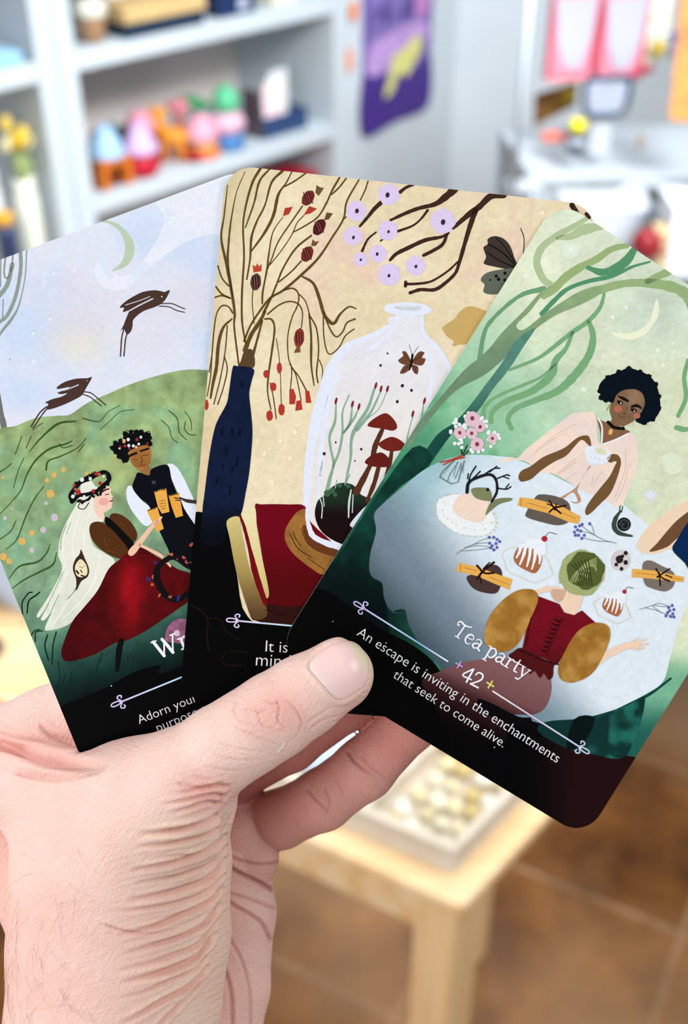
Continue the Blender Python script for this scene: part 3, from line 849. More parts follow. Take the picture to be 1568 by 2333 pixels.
    def stroke(s, pts, w, col, n=5, jit=.12, up=True):
        """brush line, width(s) w in view units"""
        if up: s.up()
        p = np.array(cr(pts, n)) if len(pts) > 2 else np.array([np.array(pts[0]) * (1 - t) + np.array(pts[1]) * t for t in np.linspace(0, 1, n + 1)])
        m = s.mm(s.px(p))
        ws = np.interp(np.linspace(0, 1, len(p)), np.linspace(0, 1, len(w)), w) if isinstance(w, (list, tuple)) else np.full(len(p), float(w))
        ws = ws * s.fr[2] * .106 / 2
        ws = ws * (1 + jit * vnoise(np.arange(len(p)) * 1.7, np.arange(len(p)) * .3 + p[0, 0], 1.3, 4))
        t = np.gradient(m, axis=0); t /= np.maximum(np.linalg.norm(t, axis=1), 1e-9)[:, None]
        nn = np.stack([-t[:, 1], t[:, 0]], 1)
        a, b = m + nn * ws[:, None], m - nn * ws[:, None]
        tr = [np.stack([a[:-1], b[:-1], b[1:]], 1), np.stack([a[:-1], b[1:], a[1:]], 1)]
        for e, sg in ((0, -1), (-1, 1)):                  # rounded ends
            ang = np.linspace(-math.pi / 2, math.pi / 2, 7)
            fan = m[e] + ws[e] * (np.cos(ang)[:, None] * t[e] * sg + np.sin(ang)[:, None] * nn[e])
            tr.append(np.stack([np.repeat(m[e][None], 6, 0), fan[:-1], fan[1:]], 1))
        s.emit(np.concatenate(tr), col)
    def strokes(s, lst, col, **k):
        s.up()
        for w, *pts in lst: s.stroke(pts, w, col, up=False, **k)
    def ell(s, c, rx, ry, col, rot=0.0, wob=0.0, seed=0, n=22, up=True):
        a = np.arange(n) * 2 * math.pi / n
        r = 1 + wob * np.sin(a * 7 + seed) + wob * .6 * np.sin(a * 4 + 2 * seed)
        x, y = rx * r * np.cos(a), ry * r * np.sin(a)
        cr_, sr = math.cos(rot), math.sin(rot)
        s.fill(np.stack([c[0] + x * cr_ - y * sr, c[1] + x * sr + y * cr_], 1), col, smooth=False, up=up)
    def dots(s, lst, r, col):
        s.up()
        for i, q in enumerate(lst):
            rr = q[2] if len(q) > 2 else r
            s.ell(q[:2], rr, rr * 1.08, col, 0, .08, i, 14, up=False)
    def text(s, string, a, b, col, lift=0.0, weight=-0.008):
        """caption lettering whose baseline runs from a to b"""
        s.up()
        cu = bpy.data.curves.new('lettering', 'FONT'); cu.body = string; cu.size = 1; cu.resolution_u = 3
        cu.offset = weight
        o = bpy.data.objects.new('lettering', cu); COL.objects.link(o)
        dg = bpy.context.evaluated_depsgraph_get()
        me = o.evaluated_get(dg).to_mesh()
        me.calc_loop_triangles()
        v = np.array([tuple(q.co) for q in me.vertices])[:, :2]
        tr = np.array([t.vertices[:] for t in me.loop_triangles])
        bpy.data.objects.remove(o); bpy.data.curves.remove(cu)
        x0, x1 = v[:, 0].min(), v[:, 0].max()
        a, b = s.mm(s.px(a)), s.mm(s.px(b))
        k = np.linalg.norm(b - a) / (x1 - x0); d = (b - a) / np.linalg.norm(b - a); nn = np.array([-d[1], d[0]])
        m = a + (v[:, :1] - x0) * k * d + (v[:, 1:] + lift) * k * nn
        s.emit(m[tr], col)
    def glyphs(s, string, a, b, col, wt=1.0):
        """hand drawn serif title along a to b"""
        adv = sum(GLY[c][0] for c in string)
        a, b = s.mm(s.px(a)), s.mm(s.px(b))
        k = np.linalg.norm(b - a) / adv; d = (b - a) / np.linalg.norm(b - a); nn = np.array([-d[1], d[0]])
        x = 0.0; s.up()
        fr, s.fr = s.fr, (0, 0, 1)
        for c in string:
            for w, *pts in GLY[c][1]:
                q = [s.to_px(a + (x + u) * k * d + v * k * nn) for u, v in pts]
                s.stroke(q, [ww * wt * k * 9.42 for ww in (w if isinstance(w, (list, tuple)) else [w])] * (1 if isinstance(w, (list, tuple)) else 2), col, jit=0)
            x += GLY[c][0]
        s.fr = fr
    def ornament(s, a, b, tip, col, curl=1.0):
        """ruled line with a curled finial; tip: finial at a"""
        a, b = s.px(a), s.px(b); curl *= .8
        d = (b - a) / np.linalg.norm(b - a); nn = np.array([d[1], -d[0]])
        fr, s.fr = s.fr, (0, 0, 1)
        s.stroke([a + (b - a) * t for t in np.linspace(0, 1, 9)], 3.6, col, jit=0)
        if tip:
            Q = lambda u, v: a + d * u * curl + nn * v * curl
            s.strokes([(2.8, Q(6, 0), Q(-6, 5), Q(-22, 5), Q(-28, 0), Q(-22, -5), Q(-6, -4), Q(6, 0)),
                       (2.8, Q(8, 0), Q(-1, 8), Q(-4, 15), Q(3, 19), Q(9, 16), Q(7, 11)),
                       (2.8, Q(8, 0), Q(-1, -8), Q(-4, -15), Q(3, -19), Q(9, -16), Q(7, -11))], col, jit=0)
        s.fr = fr
    def mesh(s, name):
        t = np.concatenate(s.T); c = np.concatenate(s.C)
        me = np_mesh(name, t.reshape(-1, 3) * .001, np.arange(len(t) * 3).reshape(-1, 3), c.reshape(-1, 3), smooth=False)
        return me

GLY = {
    'T': (.62, [(.07, (.34, .70), (.33, .4), (.30, .06)), ([.05, .09, .05], (.02, .56), (.0, .68), (.12, .74), (.3, .69), (.5, .71), (.66, .78)), (.05, (.2, .02), (.3, .04), (.42, .02)), (.05, (.0, .56), (.07, .52), (.1, .58))]),
    'e': (.46, [([.04, .05, .09, .07, .03], (.09, .27), (.38, .29), (.34, .45), (.2, .47), (.07, .33), (.09, .1), (.24, .01), (.4, .09))]),
    'a': (.50, [([.05, .06, .09], (.08, .38), (.2, .47), (.34, .4), (.34, .2)), (.08, (.35, .36), (.34, .08), (.46, .02)), ([.06, .09, .05], (.34, .28), (.14, .24), (.05, .1), (.16, .0), (.34, .11))]),
    ' ': (.24, []),
    'p': (.54, [(.08, (.13, .44), (.13, .1), (.13, -.22)), (.05, (.0, .46), (.13, .44)), (.045, (.02, -.23), (.13, -.22), (.25, -.23)), ([.04, .07, .09, .06, .04], (.13, .34), (.3, .47), (.47, .3), (.4, .06), (.26, .0), (.13, .08))]),
    'r': (.42, [(.08, (.14, .44), (.14, .2), (.14, .03)), (.045, (.02, .46), (.14, .44)), (.05, (.03, .015), (.26, .015)), ([.04, .06, .08], (.14, .32), (.25, .46), (.38, .42))]),
    't': (.36, [([.06, .08, .08, .05], (.16, .62), (.14, .3), (.16, .06), (.32, .05)), (.05, (.02, .44), (.32, .45))]),
    'y': (.50, [(.085, (.07, .44), (.16, .22), (.25, .03)), ([.05, .05, .07], (.44, .44), (.32, .16), (.18, -.18), (.04, -.2)), (.04, (.0, .45), (.16, .45)), (.04, (.34, .45), (.5, .45))]),
    'W': (1.0, [(.095, (.09, .7), (.19, .36), (.29, .03)), (.05, (.29, .03), (.42, .38), (.5, .62)), (.095, (.45, .68), (.56, .36), (.66, .03)), (.05, (.66, .03), (.79, .4), (.9, .7)), (.045, (.0, .71), (.2, .71)), (.045, (.8, .71), (1.0, .71))]),
    '4': (.52, [(.07, (.34, .68), (.05, .22), (.5, .22)), (.085, (.36, .68), (.36, .3), (.36, .02))]),
    '2': (.50, [([.06, .08, .08, .06], (.05, .5), (.12, .66), (.32, .67), (.4, .5), (.28, .28), (.04, .04)), (.08, (.04, .04), (.44, .05))]),
    '+': (.42, [(.075, (.03, .33), (.39, .33)), (.075, (.21, .15), (.21, .51))]),
}

# ---- left card: meadow, two leaping hares, a couple raising mugs
A = Art(CARD_FRAMES[0])
U1 = (0, 400, .3316); U2 = (0, 950, .343)
def sky(x, y):
    n = fbm(x, y, 150, 3); n2 = fbm(x, y, 230, 8)
    c = mix((206, 220, 243), (226, 228, 240), sst(-.4, .4, n))
    c = mix(c, (222, 216, 226), .7 * sst(0, .5, n2) * sst(560, 660, y) * (1 - sst(760, 840, y)))
    c = mix(c, (236, 230, 206), .6 * np.exp(-((x - 180) / 60) ** 2 - ((y - 790) / 40) ** 2))
    return mix(c, (230, 234, 246), sst(560, 420, y) * .8)
A.ground(sky)
A.F(*U1)
pale = lambda x, y: mix((222, 229, 245), (234, 236, 246), sst(-.3, .3, fbm(x, y, 50, 5)))
A.fill([(1080, 175), (1300, 100), (1600, -10), (1600, 400), (1450, 400), (1250, 470), (1020, 640), (900, 760), (800, 790), (700, 760), (650, 680), (670, 600), (760, 660), (860, 690), (960, 610), (1080, 440), (1130, 290)], pale, cell=1.2)
A.stroke([(760, 690), (700, 560), (770, 470), (720, 400), (630, 410), (570, 500), (545, 620)], [50, 60, 40, 26], (224, 230, 245))
A.stroke([(460, 410), (440, 500), (360, 590), (310, 660), (300, 760)], [30, 34, 22, 12], (222, 229, 245))
A.strokes([(7, (1075, 180), (1300, 100), (1560, 5)), (7, (1080, 175), (1130, 260), (1200, 290), (1400, 225), (1580, 160)), (5, (1100, 185), (1320, 240), (1560, 120))], (238, 242, 250))
A.L()
A.dots([(370, 676), (345, 990), (228, 1085), (360, 440), (515, 650), (232, 1280)], 9, (240, 243, 250))
A.dots([(67, 1263, 5)], 5, (150, 165, 190))
A.fill([(665, 318), (740, 308), (820, 338), (890, 410), (926, 490), (910, 570), (860, 628), (768, 658), (830, 600), (856, 530), (856, 460), (826, 390), (770, 342), (720, 322)], (190, 204, 178))
tree = (144, 156, 148)
A.strokes([(12, (90, 540), (78, 640), (50, 705), (28, 670), (40, 545)), (24, (140, 515), (142, 640), (110, 820), (50, 960), (-10, 1010)), ([8, 8, 22, 10], (184, 500), (172, 700), (130, 890), (80, 985), (20, 1060), (-10, 1110)),
           (28, (-20, 845), (50, 750), (85, 610)), (8, (22, 850), (18, 980)), (8, (6, 560), (4, 760))], tree)
A.stroke([(-14, 1440), (10, 1620), (30, 1760), (50, 1960)], [10, 24, 50, 40], (112, 114, 110))
A.L()
def meadow(x, y):
    n = fbm(x, y, 60, 11); n2 = fbm(x, y, 26, 14)
    c = ramp(y + (x - 200) * .3, [(850, (150, 170, 116)), (1000, (148, 172, 118)), (1150, (140, 170, 126)), (1300, (134, 168, 134)), (1400, (100, 136, 108)), (1470, (52, 92, 80)), (1540, (16, 44, 40)), (1600, (4, 14, 12)), (1640, (2, 5, 5))])
    c = mix(c, (186, 200, 128), .75 * np.exp(-((x - 270) / 70) ** 2 - ((y - 1070) / 60) ** 2))
    c = mix(c, (176, 196, 130), .55 * np.exp(-((x - 380) / 90) ** 2 - ((y - 960) / 60) ** 2))
    c = mix(c, (104, 150, 126), .5 * sst(0, .5, n) * (1 - sst(1430, 1500, y)))
    return c * (1 + .2 * n + .16 * n2 + .08 * fbm(x, y, 9, 17))[..., None]
A.fill([(-900, 2050), (-500, 1860), (-30, 1742), (100, 1722), (250, 1664), (400, 1650), (485, 1640), (600, 1562), (760, 1492), (900, 1432), (1100, 1370), (1300, 1332), (1600, 1330), (2400, 1200), (2700, 2000), (2700, 4400), (-900, 4400)], meadow, cell=.75)
A.L()
hare = (74, 52, 46)
A.fill([(1168, 788), (1130, 800), (1110, 795), (1060, 788), (980, 800), (900, 840), (850, 875), (822, 908), (852, 908), (845, 938), (885, 930), (865, 985), (848, 1030), (828, 1068), (850, 1052), (872, 1092), (900, 1070), (912, 1030), (918, 988), (980, 935), (1060, 905), (1105, 883), (1138, 850)], hare)
A.fill([(632, 1386), (600, 1392), (520, 1396), (440, 1420), (390, 1456), (404, 1466), (480, 1452), (436, 1476), (395, 1492), (420, 1502), (462, 1496), (420, 1520), (360, 1536), (310, 1560), (332, 1570), (320, 1602), (345, 1606), (420, 1582), (500, 1546), (562, 1510), (592, 1460)], hare)
A.strokes([(7, (1095, 880), (1180, 880), (1230, 900), (1270, 916)), (7, (1095, 897), (1160, 902), (1210, 925), (1268, 940)), (9, (850, 1056), (836, 1120), (828, 1240)), (9, (876, 1078), (862, 1130), (852, 1240)),
           (8, (570, 1485), (620, 1492), (660, 1520), (728, 1578)), (8, (560, 1500), (620, 1522), (660, 1555), (696, 1582)), (10, (322, 1588), (280, 1622), (250, 1665), (214, 1724)), (9, (322, 1604), (290, 1642), (252, 1700), (226, 1736))], hare)
A.L()
A.strokes([(5, (862, 890), (950, 862), (1030, 832)), (9, (884, 932), (960, 890), (1050, 846))], (214, 216, 228))
A.strokes([(7, (436, 1476), (480, 1462), (538, 1438))], (214, 218, 226))
A.dots([(1112, 832, 5), (600, 1410, 3)], 5, (220, 220, 226))
# grasses
gr = (62, 88, 40); gd = (14, 36, 26)
A.strokes([(7, (105, 1915), (150, 1790)), (7, (180, 1870), (215, 1790)), ([5, 12, 18, 10], (200, 1900), (280, 1805), (400, 1705), (522, 1688)), ([10, 5, 5], (570, 1668), (680, 1690), (745, 1622), (825, 1580)),
           (5, (690, 1745), (760, 1682), (830, 1622), (925, 1608)), (6, (1108, 1680), (1160, 1730), (1180, 1800), (1222, 1836)), (7, (1160, 1615), (1218, 1670), (1232, 1762), (1282, 1816)), (7, (1275, 1690), (1268, 1740), (1300, 1778), (1345, 1782)), (6, (1270, 1622), (1310, 1680), (1318, 1750)), (6, (225, 1750), (260, 1720), (295, 1700))], gr)
A.F(*U2)
A.strokes([([5, 10, 14, 8], (0, 645), (130, 500), (180, 380), (240, 285), (330, 212), (440, 178), (478, 158)), (7, (395, 178), (420, 205), (480, 190)), ([12, 8, 6], (306, 352), (322, 292), (400, 262), (500, 215), (540, 180), (572, 142)), (7, (520, 232), (560, 180)),
           (7, (0, 812), (70, 760), (106, 690)), ([5, 10, 6], (40, 880), (112, 812), (172, 660), (232, 540), (292, 460)), (6, (90, 470), (120, 360), (160, 270)), (7, (0, 365), (40, 340), (78, 308)),
           ([6, 14, 10, 6], (60, 1072), (130, 992), (250, 962), (312, 900), (332, 845)), ([6, 12, 14, 6], (78, 1142), (160, 1082), (262, 1030), (352, 980), (376, 900))], gr)
A.strokes([(9, (150, 1312), (148, 1232), (188, 1172), (214, 1164)), (10, (180, 1302), (192, 1222), (240, 1184), (262, 1165)), (8, (206, 1450), (230, 1420), (262, 1412)), (8, (236, 1492), (236, 1432), (282, 1420)), (10, (322, 1616), (298, 1520), (316, 1448)), (9, (346, 1642), (352, 1520), (374, 1428)),
           (7, (370, 1812), (396, 1740), (386, 1622)), (7, (390, 1840), (440, 1700)), (7, (440, 1830), (470, 1760), (470, 1690)), (7, (640, 1700), (660, 1620), (680, 1570)), (6, (850, 1700), (885, 1640), (870, 1580)), (6, (820, 1690), (850, 1630), (848, 1590))], gd)
A.dots([(335, 510, 26), (360, 385, 18), (422, 350, 15), (146, 826, 24), (212, 770, 18), (22, 928, 24), (60, 958, 20), (312, 420, 15), (580, 376, 14), (1110, 30, 8), (20, 400, 10)], 15, (222, 178, 96))
A.dots([(362, 668, 24), (287, 750, 20), (34, 672, 13), (306, 572, 12), (212, 884, 18), (80, 610, 8)], 15, (206, 188, 202))
A.L()
# the man
A.fill([(740, 212), (770, 168), (810, 160), (828, 98), (866, 112), (900, 92), (938, 90), (968, 108), (1000, 108), (1002, 160), (992, 195), (955, 198), (900, 206), (852, 236), (858, 282), (838, 304), (800, 280), (775, 250)], (8, 10, 12))
A.fill([(925, 340), (992, 326), (1004, 380), (962, 396)], (150, 108, 62))
A.fill([(1108, 322), (1150, 314), (1200, 368), (1252, 470), (1300, 580), (1330, 700), (1300, 722), (1250, 702), (1220, 600), (1180, 500), (1135, 400)], (232, 236, 249))
A.fill([(882, 468), (852, 458), (838, 500), (850, 570), (890, 642), (962, 722), (1012, 702), (1062, 642), (1072, 590), (1040, 568), (990, 590), (930, 540)], (232, 236, 249))
A.fill([(920, 368), (990, 388), (1008, 345), (1112, 318), (1142, 420), (1182, 520), (1202, 560), (1232, 622), (1300, 722), (1400, 850), (1300, 960), (1150, 930), (1110, 862), (1060, 760), (1032, 700), (990, 592), (930, 540), (880, 468), (900, 400)], (10, 12, 20))
A.L()
A.fill([(850, 240), (900, 206), (962, 186), (1000, 200), (1003, 280), (986, 322), (940, 352), (900, 336), (866, 292)], lambda x, y: mix((150, 98, 46), (176, 118, 62), sst(-.3, .4, fbm(x, y, 14, 4))))
A.dots([(852, 150, 11), (856, 190, 10), (936, 134, 9), (886, 192, 10), (922, 180, 9), (795, 208, 7), (880, 108, 6)], 8, (226, 226, 230))
A.dots([(910, 150, 11), (830, 192, 10), (800, 200, 8), (860, 210, 8), (980, 175, 8)], 8, (150, 40, 48)); A.dots([(822, 160, 13), (905, 200, 9)], 9, (228, 176, 136))
for q in ((745, 205), (765, 172), (800, 158), (830, 110), (872, 100), (905, 98), (940, 98), (975, 112), (995, 140), (998, 180), (790, 262), (825, 290), (848, 262), (770, 235)): A.ell(q, 17, 15, (8, 10, 12), q[0], .22, q[1])
A.strokes([(4, (830, 100), (850, 90), (862, 108)), (4, (980, 100), (992, 92), (1000, 120))], (8, 10, 12))
A.fill([(975, 622), (1045, 598), (1088, 742), (1042, 766), (1008, 690)], (234, 170, 76), smooth=False)
A.fill([(1120, 522), (1190, 504), (1216, 656), (1168, 670), (1142, 600)], (234, 166, 66), smooth=False)
A.fill([(1024, 496), (1104, 474), (1126, 630), (1076, 642), (1050, 600)], (236, 172, 76), smooth=False)
A.L()
A.strokes([(15, (860, 258), (905, 240)), (13, (935, 226), (985, 210))], (26, 18, 16))
A.strokes([(4, (888, 282), (916, 286)), (4, (950, 256), (985, 250)), (4, (936, 258), (946, 296), (930, 302))], (70, 40, 24)); A.stroke([(925, 322), (965, 318)], 6, (120, 62, 44))
A.strokes([(9, (1034, 496), (1066, 482), (1096, 482)), (8, (1130, 522), (1182, 508)), (8, (984, 620), (1036, 604))], (96, 64, 34))
A.strokes([(4, (1060, 560), (1098, 552)), (4, (1062, 578), (1100, 570)), (4, (1066, 596), (1102, 588)), (4, (1072, 612), (1100, 606))], (120, 84, 30))
A.strokes([(3, (1010, 425), (1032, 444)), (3, (1032, 424), (1012, 444))], (120, 124, 140))
A.strokes([([10, 22, 26], (1196, 536), (1240, 556), (1310, 566)), (7, (1160, 536), (1200, 545)), (7, (1166, 552), (1204, 556))], (62, 50, 46))
# the woman: hair, face, sleeves, skirt
A.fill([(530, 520), (500, 592), (440, 702), (400, 802), (388, 920), (412, 1012), (330, 1180), (248, 1308), (264, 1326), (330, 1232), (272, 1340), (300, 1346), (345, 1292), (298, 1402), (330, 1418), (450, 1382), (560, 1282), (642, 1172), (702, 1062), (764, 960), (690, 900), (620, 850), (602, 742), (690, 690), (662, 642), (622, 540), (640, 480), (600, 420), (540, 440)], lambda x, y: mix((232, 232, 216), (214, 218, 204), sst(-.2, .5, fbm(x, y, 26, 6)) * sst(1250, 1420, y)), cell=1)
A.fill([(640, 522), (700, 458), (738, 478), (736, 505), (752, 528), (742, 540), (750, 562), (742, 580), (744, 600), (718, 622), (690, 642), (702, 692), (640, 650), (620, 560)], (244, 206, 186))
A.L()
A.strokes([(5, (560, 560), (510, 700), (480, 850), (500, 980)), (5, (600, 640), (560, 760), (560, 880)), (5, (480, 640), (430, 780), (420, 900), (440, 1010)), (5, (640, 1000), (620, 1100), (540, 1220), (420, 1340)), (5, (450, 1020), (400, 1140), (330, 1280)), (5, (660, 920), (650, 1040), (600, 1150)), (4, (540, 460), (610, 440)), (5, (500, 1160), (430, 1260), (360, 1370))], (246, 246, 236))
A.strokes([(6, (440, 720), (410, 800), (402, 880)), (5, (420, 1030), (350, 1180), (300, 1280)), (4, (470, 700), (440, 780)), (5, (390, 1180), (340, 1290))], (146, 172, 140))
A.fill([(538, 880), (562, 935), (592, 1010), (582, 1062), (540, 1092), (508, 1152), (506, 1080), (484, 1010), (498, 950), (528, 912)], (58, 42, 28))
A.stroke([(520, 1110), (490, 1165), (450, 1208)], [10, 4, 3], (58, 42, 28))
A.ell((688, 562), 34, 26, (238, 172, 160)); A.fill([(602, 712), (660, 695), (730, 730), (802, 792), (852, 862), (852, 922), (800, 942), (720, 912), (640, 852), (598, 780)], (84, 46, 20)); A.fill([(738, 646), (790, 644), (862, 690), (908, 762), (906, 812), (870, 832), (800, 742), (732, 692)], (84, 46, 20))
A.fill([(700, 664), (736, 680), (802, 742), (892, 842), (862, 888), (828, 842), (758, 762), (700, 708)], (10, 8, 8))
def skirt(x, y):
    c = mix((78, 6, 10), (168, 14, 26), .8 * np.exp(-((x - 298) / 26) ** 2 - ((y - 1350) / 75) ** 2) + .16 * np.exp(-((x - 330) / 60) ** 2 - ((y - 1330) / 60) ** 2))
    c = mix(c, (64, 2, 6), .8 * sst(240, 150, x))
    return c * (1 + .22 * fbm(x, y, 22, 21))[..., None]
A.fill([(860, 892), (940, 868), (1030, 920), (1100, 960), (1180, 1010), (1300, 1060), (1300, 1180), (1200, 1262), (1100, 1332), (950, 1432), (820, 1492), (760, 1502), (640, 1572), (520, 1612), (440, 1622), (408, 1580), (420, 1510), (480, 1360), (560, 1262), (650, 1150), (720, 1012), (790, 950)], skirt, cell=.7)
A.stroke([(806, 1486), (790, 1560), (780, 1682)], [34, 44, 26], (8, 10, 10))
A.L()
A.fill([(540, 945), (574, 985), (580, 1040), (548, 1064), (510, 1052), (498, 1000), (514, 962)], (238, 224, 184))
A.strokes([(12, (508, 1022), (522, 1040)), (9, (540, 1052), (560, 1058)), (7, (536, 1018), (545, 1032))], (48, 36, 26)); A.dots([(532, 995, 4), (545, 1000, 4), (530, 970, 3), (560, 990, 3)], 4, (120, 96, 60))
A.strokes([([12, 10], (664, 506), (700, 484), (722, 478))], (70, 44, 30)); A.strokes([(6, (700, 516), (722, 512))], (60, 40, 34)); A.stroke([(732, 560), (748, 556)], 10, (150, 50, 50))
A.strokes([(3, (690, 800), (710, 860)), (3, (720, 820), (740, 830)), (3, (700, 880), (760, 900)), (3, (800, 700), (830, 730))], (128, 78, 40))
A.strokes([([46, 40, 28, 22], (872, 902), (922, 842), (1000, 742), (1045, 690)), ([20, 22, 14], (930, 850), (1010, 890), (1080, 930), (1132, 992)), (9, (1086, 930), (1110, 968)), (16, (1030, 712), (1070, 668))], (240, 194, 164))
blk = (16, 14, 18)
A.stroke([(478, 562), (522, 522), (572, 516), (640, 492), (690, 452), (728, 410), (700, 366), (640, 386), (592, 412), (540, 432), (500, 472), (468, 520), (478, 562)], 26, blk)
rb = random.Random(5)
for k in range(34):
    t_ = k / 34 * 2 * math.pi
    c_ = (598 + 118 * math.cos(t_) + 12 * math.sin(t_), 465 + 92 * math.sin(t_) * .8 - 62 * math.cos(t_)); a_ = rb.uniform(0, 6)
    A.ell((c_[0] + rb.uniform(-8, 8), c_[1] + rb.uniform(-8, 8)), 17, 9, blk, a_)
A.stroke([(540, 555), (520, 600), (560, 610), (590, 570)], 6, (60, 50, 30))
A.stroke([(1330, 1020), (1250, 985), (1160, 930), (1082, 962), (1040, 1032), (1062, 1122), (1112, 1192), (1182, 1212), (1250, 1172), (1300, 1140)], [38, 44, 30, 44, 40, 40, 40], blk)
for k in range(26):
    c_ = (1170 + 128 * math.cos(k * .37 + 1.2), 1075 + 140 * math.sin(k * .37 + 1.2)); A.ell(c_, 20, 10, blk, rb.uniform(0, 6))
A.L()
A.fill([(1260, 1345), (1180, 1342), (1118, 1390), (1096, 1460), (1110, 1490), (1160, 1500), (1300, 1500), (1300, 1345)], lambda x, y: np.tile(np.array((148, 92, 122.)), (len(x), 1)) * (1 + .3 * fbm(x, y, 8, 2))[..., None], cell=.8)
A.dots([(520, 500, 17), (620, 492, 12), (495, 455, 10), (665, 440, 12), (640, 378, 12)], 12, (176, 44, 48)); A.dots([(545, 416, 14), (484, 528, 12), (600, 410, 11), (560, 528, 9), (690, 395, 8), (640, 470, 8)], 10, (230, 232, 232)); A.dots([(660, 380, 9), (500, 480, 8)], 9, (206, 104, 60))
for x, y, r_, c_ in ((1040, 965, 20, (52, 44, 112)), (985, 1080, 20, (52, 44, 112)), (1190, 1205, 22, (52, 44, 112)), (1016, 1062, 13, (190, 100, 66)), (1012, 1112, 13, (190, 100, 66)), (1060, 1186, 14, (190, 100, 66)), (1130, 1194, 14, (190, 100, 66)),
                  (1142, 922, 20, (204, 84, 74)), (1112, 914, 11, (204, 84, 74)), (1222, 932, 14, (204, 84, 74)), (1242, 962, 16, (204, 84, 74)), (1268, 842, 20, (204, 84, 74)), (1180, 945, 8, (204, 84, 74))):
    for k in range(4):
        a_ = rb.uniform(0, 6.28); A.ell((x + .5 * r_ * math.cos(a_), y + .5 * r_ * math.sin(a_)), r_ * .55, r_ * .3, c_, rb.uniform(0, 3))
A.dots([(1176, 1436, 20)], 20, (206, 186, 200))
A.L()
def panel1(x, y):
    return mix((0, 0, 0), (10, 22, 20), sst(1660, 1560, y + .4 * (x - 300)))
A.fill([(-100, 2400), (300, 1960), (380, 1930), (520, 1872), (700, 1800), (880, 1700), (1060, 1648), (1250, 1640), (3200, 700), (3200, 3400), (-100, 3400)], (2, 2, 3), cell=0)
A.L()
lav = (214, 200, 238)
A.ornament((800, 1894), (1300, 1690), True, lambda x, y: ramp(x, [(250, (222, 200, 240)), (400, (190, 226, 250))]))
A.glyphs('Wr', (1048, 1608), (1270, 1522), (244, 242, 248), 1.3)
A.text('Adorn your', (926, 2040), (1316, 1886), (236, 236, 240)); A.text('purpose and', (1052, 2092), (1462, 1922), (236, 236, 240))
A.dots([(740, 1786, 4), (1362, 1848, 4)], 4, (230, 230, 235))
ART1 = A

# ---- middle card: dried stems in a dark vase, a book, a glass jar
A = Art(CARD_FRAMES[1])
V1 = (420, 370, .3061); V2 = (780, 400, .3635); V3 = (420, 820, .3699)
def parch(x, y):
    n = fbm(x, y, 120, 31); n2 = fbm(x, y, 60, 36); n3 = fbm(x, y, 9, 33)
    c = mix((232, 215, 178), (238, 222, 188), sst(-.3, .4, n))
    c = mix(c, (206, 190, 148), .85 * sst(640, 480, x + (y - 400) * .25) + .0)
    c = mix(c, (236, 204, 182), .75 * sst(.0, .45, n2) * sst(640, 760, x) * sst(760, 640, y))
    c = mix(c, (236, 202, 186), .5 * np.exp(-((x - 720) / 50) ** 2 - ((y - 660) / 70) ** 2))
    c = mix(c, (222, 196, 154), .6 * sst(560, 500, x) * sst(900, 1000, y))
    return c * (1 + .05 * n3)[..., None]
A.ground(parch)
st = (98, 74, 36)
A.F(*V1)
